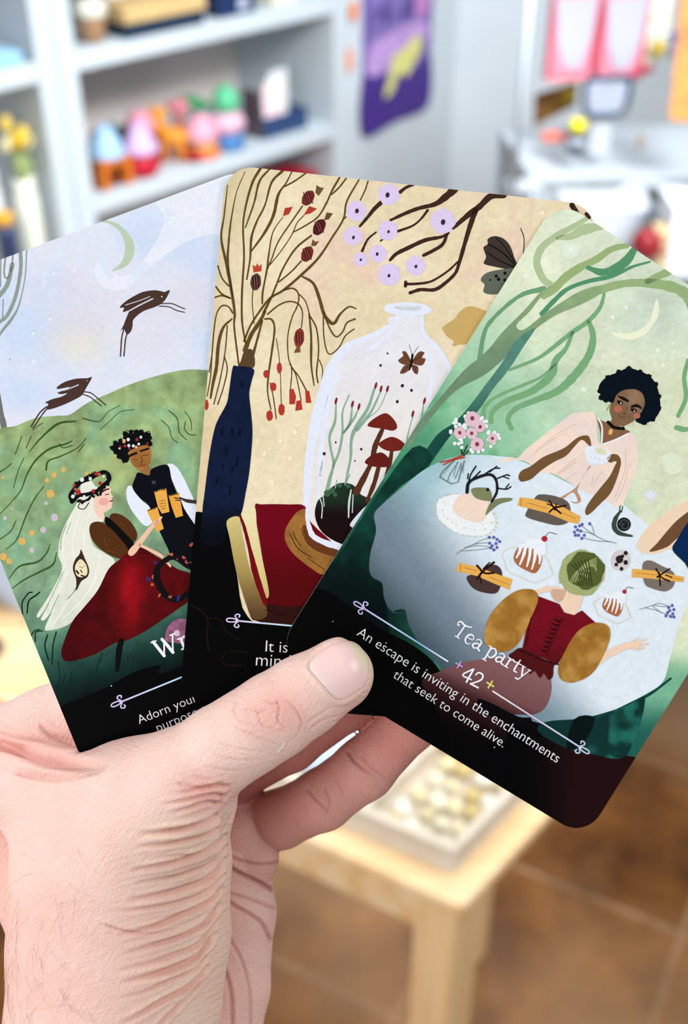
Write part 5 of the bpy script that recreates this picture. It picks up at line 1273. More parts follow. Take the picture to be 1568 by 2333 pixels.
A.strokes([(4, (1040, 420), (1015, 460), (1000, 475), (1030, 470)), (4, (880, 390), (860, 440))], (64, 44, 34)); A.stroke([(958, 482), (985, 502), (1010, 508)], 10, (122, 62, 54)); A.dots([(980, 378, 7), (1098, 446, 6)], 6, (222, 220, 214)); A.strokes([(5, (872, 400), (850, 450)), (5, (1090, 545), (1080, 570))], (226, 186, 96))
A.fill([(668, 765), (760, 758), (860, 785), (895, 820), (860, 890), (770, 925), (700, 905), (672, 850)], (232, 236, 246))
A.L(); A.ell((806, 800), 58, 26, (226, 218, 190), .35); A.strokes([(4, (710, 840), (720, 865)), (4, (750, 850), (752, 875)), (4, (790, 862), (780, 885)), (3, (690, 890), (740, 915), (800, 912))], (180, 190, 216))
A.strokes([(9, (880, 850), (862, 862)), (9, (890, 870), (866, 882)), (9, (905, 892), (880, 896)), (5, (900, 830), (876, 840))], arm)
# star, snail, sleeves at the right edge
for k in range(10):
    a_ = k * math.pi / 5; A.stroke([(1240 + 14 * math.cos(a_), 1185 + 14 * math.sin(a_)), (1240 + 85 * math.cos(a_), 1185 + 85 * math.sin(a_))], [20, 5], (226, 232, 244))
for k in range(16):
    a_ = k * math.pi / 8 + .2; A.stroke([(1240 + 140 * math.cos(a_), 1185 + 140 * math.sin(a_)), (1240 + 165 * math.cos(a_), 1185 + 165 * math.sin(a_))], 6, (238, 240, 222))
A.ell((1420, 890), 85, 80, (226, 232, 206))
A.fill([(1120, 1620), (1200, 1480), (1320, 1380), (1420, 1300), (1540, 1240), (1700, 1200), (1700, 1500), (1400, 1660), (1200, 1700)], (242, 214, 184)); A.L(); A.fill([(1230, 1680), (1300, 1600), (1400, 1480), (1500, 1380), (1640, 1300), (1640, 1480), (1480, 1560), (1380, 1640)], (112, 78, 52))
A.fill([(1430, 1660), (1480, 1560), (1560, 1430), (1700, 1300), (1900, 1700), (1640, 1900), (1540, 1780)], (8, 40, 82))
A.F(*W5)
sn = (56, 74, 62)
A.strokes([([10, 22, 26, 22, 10], (1245, 345), (1222, 380), (1215, 420), (1240, 450), (1300, 464)), (5, (1240, 350), (1244, 318)), (5, (1250, 350), (1256, 322))], sn); A.ell((1262, 408), 33, 33, (24, 30, 36)); A.L(); A.strokes([(5, (1240, 410), (1258, 386), (1282, 398), (1280, 424), (1258, 428), (1252, 412), (1264, 404))], (88, 84, 78))
# things on the cloth
A.ell((505, 365), 148, 92, (238, 241, 242), .35, .02, 3, 40)
for k in range(30):
    a_ = k * 2 * math.pi / 30; x_, y_ = 148 * math.cos(a_), 92 * math.sin(a_); A.stroke([(505 + x_ * .94 - y_ * .34, 365 + x_ * .34 + y_ * .94), (505 + 1.05 * (x_ * .94 - y_ * .34) + 4, 365 + 1.05 * (x_ * .34 + y_ * .94)), (505 + (x_ * .98 - y_ * .3), 365 + x_ * .4 + y_ * .9)], 3, (222, 208, 160))
A.L()
A.dots([(400, 300, 4), (420, 270, 4), (460, 262, 4), (395, 340, 4), (420, 380, 4), (460, 410, 4), (500, 425, 4), (550, 435, 4), (600, 430, 4), (630, 400, 4), (640, 360, 4), (400, 370, 3), (440, 400, 3), (585, 410, 3)], 4, (216, 206, 170))
A.fill([(445, 320), (470, 275), (520, 262), (580, 285), (615, 300), (605, 370), (570, 398), (510, 388), (460, 360)], (244, 218, 200)); A.fill([(532, 240), (570, 232), (620, 240), (630, 290), (600, 296), (550, 280)], (128, 132, 92)); A.fill([(600, 365), (620, 310), (660, 285), (725, 282), (720, 296), (670, 310), (630, 340)], (122, 128, 92))
tw = (32, 32, 34)
A.L()
A.strokes([([16, 14, 12], (512, 255), (520, 210), (560, 185), (620, 170), (650, 195), (655, 250), (630, 300)), (7, (520, 205), (530, 170), (555, 130)), (6, (515, 190), (518, 165)), (7, (540, 190), (575, 155)), (7, (590, 172), (640, 142), (668, 140)), (6, (620, 158), (655, 130)), (7, (655, 190), (700, 172), (715, 176)), (6, (680, 178), (712, 190)), (7, (655, 235), (700, 240), (722, 228)), (6, (695, 238), (712, 215))], tw); A.dots([(611, 242, 8)], 8, tw)
def log(poly, dark, twig, lines, dkc=(102, 90, 82)):
    A.fill(dark, dkc); A.L(); A.fill(poly, (234, 174, 84), smooth=False); A.L(); A.strokes(twig, (40, 22, 18)); A.strokes(lines, (176, 120, 50))
log([(752, 318), (765, 278), (850, 290), (960, 320), (1055, 370), (1045, 405), (1000, 398), (900, 355), (800, 330)], [(830, 290), (860, 265), (940, 275), (1000, 310), (1000, 390), (950, 412), (880, 400), (800, 375), (795, 350)], [(9, (905, 350), (930, 330), (985, 318)), (9, (905, 295), (925, 325), (960, 355)), (7, (930, 340), (940, 310)), (6, (895, 310), (915, 318))], [(3, (800, 305), (900, 332)), (3, (960, 350), (1030, 380)), (4, (770, 285), (768, 318))])
log([(458, 630), (475, 592), (560, 610), (640, 640), (730, 670), (715, 720), (640, 690), (560, 655)], [(510, 660), (560, 640), (640, 600), (680, 640), (660, 730), (600, 735), (540, 712)], [(12, (560, 668), (590, 630), (640, 590)), (10, (560, 605), (595, 640), (640, 640)), (7, (590, 620), (620, 590)), (7, (580, 690), (575, 660))], [(3, (500, 615), (560, 630)), (3, (620, 660), (710, 695)), (4, (480, 600), (482, 632))], (74, 54, 52))
log([(1298, 660), (1302, 620), (1400, 628), (1480, 645), (1550, 660), (1545, 684), (1470, 676), (1400, 668)], [(1350, 600), (1385, 580), (1440, 605), (1500, 640), (1500, 700), (1460, 728), (1400, 715), (1360, 690)], [(8, (1420, 660), (1450, 640), (1480, 620)), (8, (1415, 620), (1440, 660), (1480, 680)), (8, (1430, 640), (1435, 700)), (6, (1460, 650), (1490, 660))], [(3, (1320, 640), (1420, 650)), (3, (1480, 664), (1540, 672))], (124, 112, 104))
def pud(cx_, cy_, k, s_):
    A.strokes([(4, *[(cx_ + s_ * 118 * math.cos(a) * (1 + .06 * math.sin(6 * a)), cy_ + s_ * (22 + 78 * math.sin(a) * (1 + .06 * math.cos(5 * a)) + 30 * math.cos(a))) for a in np.linspace(0, 6.3, 40)])], (230, 220, 196))
    A.fill([(cx_ + s_ * x, cy_ + s_ * y) for x, y in ((-65, -10), (-40, -60), (10, -70), (60, -40), (70, 10), (40, 65), (-10, 50), (-50, 25))], (172, 106, 68)); A.L()
    for x, y, x2, y2 in ((-30, -66, -52, -8), (-6, -70, -36, 26), (16, -66, -2, 34), (40, -50, 22, 46), (56, -36, 58, 20)): A.stroke([(cx_ + s_ * x, cy_ + s_ * y), (cx_ + s_ * (x + x2) / 2 + 4, cy_ + s_ * (y + y2) / 2), (cx_ + s_ * x2, cy_ + s_ * y2)], [20 * s_, 14 * s_, 8 * s_], (240, 243, 248))
    A.fill([(cx_ + s_ * x, cy_ + s_ * y) for x, y in ((-42, -56), (0, -88), (45, -100), (85, -78), (88, -30), (68, -20), (30, -50), (-20, -56))], (238, 242, 248)); A.L()
    A.ell((cx_ + s_ * 82, cy_ - s_ * 98), 14 * s_, 14 * s_, (178, 40, 52)); A.stroke([(cx_ + s_ * 86, cy_ - s_ * 108), (cx_ + s_ * 104, cy_ - s_ * 128), (cx_ + s_ * 140, cy_ - s_ * 120)], 3, (90, 70, 60))
pud(800, 575, 0, 1.0); pud(1205, 800, 1, .72)
def sprig(fl, stem):
    A.strokes([(2.6, *q) for q in stem], (110, 128, 124)); A.dots([q + (7,) for q in fl], 6, (92, 96, 176))
sprig([(640, 470), (655, 480), (668, 490), (650, 500), (632, 510), (655, 518), (640, 530), (620, 498), (618, 470), (625, 520)], [((460, 550), (520, 515), (600, 512), (650, 530)), ((500, 520), (560, 500), (620, 495)), ((480, 535), (560, 530), (630, 520)), ((540, 505), (590, 480), (640, 470))])
sprig([(1030, 420), (1050, 415), (1062, 408), (1040, 435), (1025, 445), (1055, 440), (1045, 460), (1060, 475), (1030, 460), (1072, 460), (1098, 405)], [((1225, 498), (1160, 480), (1100, 445), (1060, 415)), ((1200, 492), (1120, 485), (1060, 470)), ((1150, 475), (1100, 450), (1050, 440)), ((1120, 455), (1110, 420), (1098, 405))])
sprig([(1492, 795), (1500, 815), (1480, 820), (1495, 835), (1470, 830), (1485, 848), (1462, 845), (1475, 805), (1500, 850)], [((1335, 815), (1400, 795), (1440, 800), (1490, 800)), ((1360, 805), (1420, 820), (1480, 845)), ((1390, 798), (1430, 785), (1480, 800)), ((1400, 800), (1440, 830))])
A.ell((1246, 580), 47, 50, (214, 204, 202), .3); A.L(); A.dots([(1240, 575, 18), (1270, 545, 10), (1225, 600, 9), (1270, 590, 11), (1250, 620, 9), (1255, 560, 8)], 10, (42, 34, 36))
# posy in a glass
A.F(*W4)
A.strokes([(3, (180, 1480), (130, 1546)), (3, (210, 1480), (190, 1560)), (3, (235, 1480), (230, 1550)), (3, (250, 1470), (245, 1540))], (120, 130, 126)); A.strokes([(9, (232, 1380), (240, 1440)), (8, (270, 1380), (238, 1445)), (7, (290, 1395), (250, 1440))], (38, 62, 46)); A.strokes([([8, 14], (110, 1478), (170, 1465), (240, 1440)), (8, (130, 1492), (200, 1462), (255, 1450))], (178, 74, 62))
rb = random.Random(9)
for k in range(60):
    a_, r_ = rb.uniform(0, 6.28), rb.uniform(.25, 1) ** .6; A.ell((318 + 150 * r_ * math.cos(a_), 1300 + 118 * r_ * math.sin(a_)), 11, 11, (236, 242, 240))
A.L()
for x, y, r in ((300, 1225, 46), (346, 1270, 32), (226, 1305, 36), (296, 1308, 34), (418, 1338, 30), (328, 1372, 40)): A.ell((x, y), r, r, (226, 190, 202), 0, .04, x)
A.L()
for x, y, r in ((300, 1220, 12), (346, 1270, 10), (226, 1305, 10), (296, 1308, 10), (418, 1338, 9), (328, 1372, 12)): A.ell((x, y), r, r * 1.1, (132, 60, 72))
A.F(*W5); A.strokes([(4, (450, 105), (400, 150), (382, 182)), (4, (500, 105), (480, 165), (470, 205)), (4, (382, 182), (420, 205), (440, 214)), (3, (470, 205), (440, 214)), (3, (470, 110), (430, 170), (420, 200)), (3, (485, 115), (455, 190))], (92, 104, 100))
# the woman in red seen from behind
A.F(*W6)
skin2 = (242, 210, 184)
A.fill([(1062, 80), (1075, 55), (1150, 60), (1140, 110), (1120, 140), (1080, 125)], skin2); A.stroke([(970, 50), (1010, 38), (1060, 40), (1090, 55)], 20, skin2); A.fill([(1030, 40), (1085, 45), (1070, 85), (1040, 80)], (212, 172, 146))
A.strokes([([30, 30, 20], (1200, 330), (1260, 290), (1330, 260), (1370, 255))], skin2); A.strokes([(7, (1350, 250), (1400, 236)), (7, (1355, 258), (1410, 252)), (7, (1350, 265), (1395, 270)), (7, (1340, 268), (1375, 276)), (6, (1340, 248), (1370, 232))], skin2)
A.L()
def vest(x, y): return mix((116, 14, 30), (80, 16, 18), sst(1440, 1540, y)) * (1 + .1 * fbm(x, y, 14, 101))[..., None]
A.fill([(978, 66), (1060, 96), (1080, 130), (1120, 140), (1150, 122), (1205, 172), (1160, 210), (1110, 240), (1075, 300), (1055, 335), (1000, 310), (915, 275), (930, 200), (955, 130)], vest, smooth=False, cell=1)
A.fill([(915, 270), (880, 285), (862, 300), (880, 320), (900, 322), (905, 345), (930, 340), (945, 372), (965, 360), (985, 388), (1000, 370), (1020, 395), (1036, 380), (1040, 340), (1055, 332), (1000, 312)], (78, 18, 20))
def puff(x, y): return mix((158, 108, 42), (186, 140, 70), sst(-.3, .4, fbm(x, y, 26, 104))) * (1 + .08 * fbm(x, y, 6, 105))[..., None]
A.fill([(900, 42), (962, 42), (978, 80), (950, 150), (920, 220), (880, 270), (830, 285), (775, 260), (766, 210), (790, 140), (840, 80)], puff, cell=1); A.fill([(1205, 170), (1250, 180), (1262, 220), (1240, 290), (1190, 370), (1120, 405), (1070, 395), (1056, 350), (1080, 290), (1120, 220), (1160, 185)], puff, cell=1)
A.L()
A.strokes([(5, (905, 278), (1000, 318), (1058, 335)), (4, (950, 150), (930, 260)), (3, (1075, 150), (1010, 300))], (44, 8, 12)); A.strokes([(4, (1068 - 8 * k, 160 + 17 * k), (1050 - 8 * k, 164 + 17 * k)) for k in range(8)] + [(4, (1064 - 8 * k, 168 + 17 * k), (1040 - 7 * k, 156 + 17 * k)) for k in range(8)], (30, 8, 12))
A.F(*W5)
A.ell((1060, 640), 108, 110, (166, 174, 118), .3, .03, 2); A.strokes([(4, (970, 690), (985, 730)), (4, (1110, 740), (1130, 715)), (4, (960, 650), (955, 690))], (166, 174, 118)); A.L(); A.ell((1078, 628), 90, 90, (86, 96, 46), .3, .05, 5); A.L()
A.strokes([(4, (1000 + 14 * k, 690 - 4 * k), (1030 + 12 * k, 640 - 6 * k), (1085 + 6 * k, 590 + 4 * k), (1130, 570 + 10 * k)) for k in range(7)], (176, 182, 124)); A.strokes([(5, (1010 + 16 * k, 600 - 6 * k), (1050 + 10 * k, 640), (1040 + 14 * k, 700)) for k in range(6)], (46, 56, 26))
# lettering
A.F(*W6); A.L()
A.ornament((286, 110), (622, 322), True, lambda x, y: ramp(x, [(820, (206, 190, 236)), (900, (206, 222, 246)), (960, (140, 180, 226)), (1010, (226, 240, 250))]))
A.ornament((1146, 662), (800, 440), True, lambda x, y: ramp(x, [(1120, (244, 240, 238)), (1200, (222, 200, 226)), (1300, (214, 214, 244))]))
A.glyphs('Tea party', (636, 216), (930, 392), (243, 240, 246), 1.05); A.glyphs('42', (668, 390), (744, 432), (244, 244, 248)); A.glyphs('+', (640, 350), (668, 366), (186, 160, 216)); A.glyphs('+', (760, 428), (790, 446), (226, 218, 120))
A.text('An escape is inviting in the enchantments', (262, 218), (1050, 722), (240, 240, 240)); A.text('that seek to come alive.', (404, 384), (838, 662), (240, 240, 240))
A.L()
A.dots([(380, 250, 2.5), (806, 660, 2.5), (170, 165, 2)], 3, (210, 210, 214))
ART3 = A

def print_material():
    m = bpy.data.materials.new('printed_ink'); m.use_nodes = True
    nt = m.node_tree; b = nt.nodes['Principled BSDF']
    at = nt.nodes.new('ShaderNodeAttribute'); at.attribute_name = 'pigment'
    tc = nt.nodes.new('ShaderNodeTexCoord')
    out = at.outputs['Color']
    for sc_, am in ((700, .03), (2600, .04)):
        n = nt.nodes.new('ShaderNodeTexNoise'); n.inputs['Scale'].default_value = sc_; n.inputs['Detail'].default_value = 2
        nt.links.new(tc.outputs['Object'], n.inputs['Vector'])
        r = nt.nodes.new('ShaderNodeMapRange'); r.inputs['From Min'].default_value = .3; r.inputs['From Max'].default_value = .7
        r.inputs['To Min'].default_value = 1 - am; r.inputs['To Max'].default_value = 1 + am
        nt.links.new(n.outputs['Fac'], r.inputs['Value'])
        v = nt.nodes.new('ShaderNodeVectorMath'); v.operation = 'SCALE'
        nt.links.new(out, v.inputs[0]); nt.links.new(r.outputs['Result'], v.inputs['Scale'])
        out = v.outputs['Vector']
    nt.links.new(out, b.inputs['Base Color'])
    b.inputs['Roughness'].default_value = .42
    b.inputs['Specular IOR Level'].default_value = .05
    return m
INK = print_material()
STOCK = mat('white_card_stock', (226, 224, 222), .6, .2)
def card(art, label):
    t_ = .3
    out = art.clip
    n_ = len(out)
    bm_ = bmesh.new()
    b_ = .07
    inner = out * (1 - b_ / np.linalg.norm(out, axis=1))[:, None]
    rows = [[bm_.verts.new((x / 1000, y / 1000, z / 1000)) for x, y in pts] for pts, z in ((inner, -t_), (out, -t_ + b_), (out, -b_), (inner, 0))]
    for ra, rb_ in zip(rows, rows[1:]):
        for i in range(n_): bm_.faces.new((ra[i], ra[(i + 1) % n_], rb_[(i + 1) % n_], rb_[i]))
    bm_.faces.new(rows[0][::-1]); bm_.faces.new(rows[-1])
    o_ = obj('oracle_card', bm_, STOCK)
    R = np.array([[RIGHT.x, UP.x, FWD.x], [RIGHT.y, UP.y, FWD.y], [RIGHT.z, UP.z, FWD.z]])
    ex, ey, c_ = R @ art.ex, R @ art.ey, R @ art.o * .001 + np.array(CAM)
    ez = np.cross(ex, ey)
    o_.matrix_world = Matrix([[ex[i], ey[i], ez[i], c_[i]] for i in range(3)] + [[0, 0, 0, 1]])
    tag(o_, label, 'card', 'fanned illustrated cards in the hand')
    pr = link('printed_face', art.mesh('printed_face'), o_)
    pr.data.materials.append(INK)
    return o_
card(ART1, 'left card of the fan: leaping hares above a couple raising mugs on a meadow')
card(ART2, 'middle card of the fan: dark vase of dried stems, red book and glass jar')
card(ART3, 'right card of the fan: green tea party scene numbered 42')
# ------------------------------------------------------------------ the hand
# camera-aligned hand frame in millimetres: x right, y up, z away from the photographer, cards at z = 280
def H(px, py, z):
    """centre seen at photo pixel (px, py), z mm in front of the card plane"""
    d = 280.0 - z
    return np.array(((px - CX) / FPX * d, (CY - py) / FPX * d, d), np.float32)

def rcone(p, a, b, ra, rb):
    """distance to a capsule whose radius changes from ra to rb"""
    ba = b - a
    pa = p - a
    L = float(ba @ ba)
    t = np.clip(pa @ ba / L, 0, 1)
    q = pa - t[:, None] * ba
    return np.sqrt(np.einsum('ij,ij->i', q, q)) - (ra + (rb - ra) * t)

def smin(a, b, k):
    h = np.clip(0.5 + 0.5 * (b - a) / k, 0, 1)
    return b + (a - b) * h - k * h * (1 - h)

def chain(p, pts):
    d = None
    for (a, ra), (b, rb) in zip(pts, pts[1:]):
        e = rcone(p, a, b, ra, rb)
        d = e if d is None else smin(d, e, 2.0)
    return d

# outlines of the three cards in the card plane, for the gap they are held in
def card_gap(p):
    n = np.array(CARD_N, np.float32)
    s = (p - np.array((0, 0, 280.78), np.float32)) @ n
    out = np.full(len(p), 1e3, np.float32)
    for o, ex, ey, w, h in CARD_FRAMES:
        q = p - o
        dx = np.abs(q @ ex) - w / 2
        dy = np.abs(q @ ey) - h / 2
        out = np.minimum(out, np.maximum(dx, dy))
    return np.maximum(out - 0.3, np.abs(s) - 1.2)

THUMB = [(H(352, 1838, 8), 13.8), (H(418, 1772, 11), 11.4), (H(505, 1705, 12), 9.9), (H(566, 1668, 12), 9.7), (H(625, 1630, 10.5), 9.75),
         (H(690, 1587, 9), 9.3), (H(769, 1538, 6.6), 8.5)]
THENAR = [(H(330, 1850, 2), 17.0), (H(266, 1975, -7), 25.5), (H(262, 2150, -8), 26.0), (H(252, 2340, -6), 25.5), (H(238, 2600, 4), 26.5), (H(215, 2960, 20), 29.0)]
BACK = [(H(-45, 1775, -30), 16.0), (H(70, 1910, -32), 16.5), (H(172, 2080, -31), 17.5), (H(200, 2360, -26), 20.0), (H(215, 2700, -6), 22.0)]
MCPB = [(H(450, 1800, 6), 10.0), (H(470, 1804, 2), 6.4)]
THENAR2 = [(H(430, 1850, 0), 9.5), (H(430, 1960, -6), 9.2), (H(415, 2120, -8), 10.2), (H(385, 2260, -8), 11)]
WEB = [(H(30, 1800, -8), 9.0), (H(110, 1790, -5), 9.3), (H(255, 1815, 0), 9.5), (H(330, 1835, 3), 11.0)]
PALM = [(H(330, 1860, -50), 20.0), (H(310, 2080, -46), 24.0), (H(290, 2360, -36), 25.0), (H(240, 2700, -8), 24.0)]
ULNAR = [(H(530, 1960, -34), 10.2), (H(537, 2080, -34), 10.6), (H(520, 2250, -32), 11.0), (H(470, 2440, -28), 13.0)]
ULNAR_KNOB = [(H(545, 1905, -34), 9.0), (H(575, 1955, -32), 7.2)]
INDEX = [(H(-30, 1768, -28), 16.5), (H(128, 1692, -21), 14.8), (H(330, 1560, -15), 10.4), (H(560, 1450, -13), 9.2), (H(700, 1420, -11.5), 8.2)]
MIDDLE = [(H(240, 1800, -44), 14.0), (H(480, 1700, -31), 9.6), (H(680, 1580, -17), 9.2), (H(840, 1490, -14.5), 8.0)]
RING = [(H(430, 1840, -46), 11.0), (H(540, 1748, -36), 8.8), (H(655, 1684, -25), 8.5), (H(788, 1588, -18), 8.3), (H(915, 1505, -15), 7.4)]
PINKY = [(H(560, 1880, -42), 8.4), (H(640, 1866, -34), 7.75), (H(735, 1822, -26), 7.9), (H(830, 1752, -20), 7.8), (H(935, 1645, -14), 7.1), (H(1010, 1570, -12.5), 6.2)]
PARTS = [THUMB, THENAR, THENAR2, WEB, PALM, ULNAR, ULNAR_KNOB, INDEX, MIDDLE, RING, PINKY, MCPB, BACK]

def hand_parts(p):
    return [chain(p, c) for c in PARTS]

def hand_sdf(p):
    th, tn, t2, wb, pa, ul, uk, ix, md, rg, pk, mb, bk = hand_parts(p)
    d = smin(th, tn, 9.0)
    d = smin(d, mb, 3.0)
    d = smin(d, t2, 8.0)
    d = smin(d, wb, 9.0)
    pa = smin(pa, bk, 12.0)
    back = smin(pa, ix, 8.0)
    back = smin(back, md, 5.0)
    back = smin(back, rg, 3.0)
    u = smin(ul, uk, 2.5)
    back = smin(back, u, 3.0)
    back = smin(back, pk, .9)
    d = smin(d, back, 2.2)
    g = -card_gap(p)
    return np.maximum(d, g)

def surface_nets(lo, hi, h):
    n = np.ceil((hi - lo) / h).astype(int) + 1
    ax = [lo[i] + h * np.arange(n[i], dtype=np.float32) for i in range(3)]
    V = np.empty(n, np.float32)
    for i in range(0, n[0], 8):
        X, Y, Z = np.meshgrid(ax[0][i:i + 8], ax[1], ax[2], indexing='ij')
        V[i:i + 8] = hand_sdf(np.stack([X.ravel(), Y.ravel(), Z.ravel()], 1)).reshape(X.shape)
    S = V < 0
    c = np.zeros(n - 1, np.int8)
    for a in (0, 1):
        for b in (0, 1):
            for e in (0, 1):
                c += S[a:n[0] - 1 + a, b:n[1] - 1 + b, e:n[2] - 1 + e]
    act = (c > 0) & (c < 8)
    idx = np.full(n - 1, -1, np.int64)
    cells = np.argwhere(act)
    idx[act] = np.arange(len(cells))
    acc = np.zeros((len(cells), 3), np.float32)
    cnt = np.zeros(len(cells), np.float32)
    cor = [(a, b, e) for a in (0, 1) for b in (0, 1) for e in (0, 1)]
    def val(o):
        return V[cells[:, 0] + o[0], cells[:, 1] + o[1], cells[:, 2] + o[2]]
    for o in cor:
        for axis in range(3):
            if o[axis] == 0:
                q = list(o); q[axis] = 1
                v0, v1 = val(o), val(q)
                x = (v0 < 0) != (v1 < 0)
                t = np.where(x, v0 / np.where(x, v0 - v1, 1), 0)
                pt = np.tile(np.array(o, np.float32), (len(cells), 1))
                pt[:, axis] = t
                acc += np.where(x[:, None], pt, 0)
                cnt += x
    verts = lo + (cells + acc / cnt[:, None]) * h
    quads = []
    for axis in range(3):
        o = [1, 1, 1]; o[axis] = 0
        sl0 = tuple(slice(1, n[i] - 1) if i != axis else slice(0, n[i] - 1) for i in range(3))
        sl1 = tuple(slice(1, n[i] - 1) if i != axis else slice(1, n[i]) for i in range(3))
        x = S[sl0] != S[sl1]
        e = np.argwhere(x) + np.array(o)
        up = S[sl0][x]
        b, cc = [(1, 2), (2, 0), (0, 1)][axis]
        def cell(db, dc):
            k = e.copy(); k[:, b] += db; k[:, cc] += dc
            return idx[k[:, 0], k[:, 1], k[:, 2]]
        q = np.stack([cell(-1, -1), cell(0, -1), cell(0, 0), cell(-1, 0)], 1)
        q[~up] = q[~up][:, ::-1]
        quads.append(q)
    return verts.astype(np.float32), np.concatenate(quads)

def grad(p, e=0.25):
    g = np.empty_like(p)
    for i in range(3):
        d = np.zeros(3, np.float32); d[i] = e
        g[:, i] = (hand_sdf(p + d) - hand_sdf(p - d)) / (2 * e)
    return g

def project(p, it=2):
    for _ in range(it):
        v = hand_sdf(p)
        g = grad(p)
        p = p - np.clip(v, -0.6, 0.6)[:, None] * g / np.maximum(np.einsum('ij,ij->i', g, g), 0.3)[:, None]
    return p

def subdivide(v, q):
    e = np.sort(np.stack([q, np.roll(q, -1, 1)], 2).reshape(-1, 2), 1)
    key = e[:, 0] * (len(v) + 1) + e[:, 1]
    u, inv = np.unique(key, return_inverse=True)
    mid = (v[u // (len(v) + 1)] + v[u % (len(v) + 1)]) / 2
    fc = v[q].mean(1)
    nv, ne = len(v), len(u)
    em = nv + inv.reshape(-1, 4)
    f = nv + ne + np.arange(len(q))
    out = [np.stack([q[:, i], em[:, i], f, em[:, i - 1]], 1) for i in range(4)]
    return np.concatenate([v, mid, fc]).astype(np.float32), np.concatenate(out)

def vnormals(v, q):
    n = np.cross(v[q[:, 2]] - v[q[:, 0]], v[q[:, 3]] - v[q[:, 1]])
    out = np.zeros_like(v)
    for i in range(4):
        for a in range(3):
            out[:, a] += np.bincount(q[:, i], n[:, a], len(v))
    return out / np.maximum(np.linalg.norm(out, axis=1), 1e-9)[:, None]

def to_px(v):
    return np.stack([CX + FPX * v[:, 0] / v[:, 2], CY - FPX * v[:, 1] / v[:, 2]], 1)

def seg_dist(p, pts):
    """distance from points to a polyline and the position along it 0..1"""
    best = np.full(len(p), 1e9)
    along = np.zeros(len(p))
    pts = np.array(pts, float)
    L = np.concatenate([[0], np.cumsum(np.linalg.norm(np.diff(pts, axis=0), axis=1))])
    for i in range(len(pts) - 1):
        a, b = pts[i], pts[i + 1]
        ba = b - a
        t = np.clip(((p - a) @ ba) / (ba @ ba), 0, 1)
        d = np.linalg.norm(p - a - t[:, None] * ba, axis=1)
        m = d < best
        best[m] = d[m]
        along[m] = ((L[i] + t * (L[i + 1] - L[i])) / L[-1])[m]
    return best, along

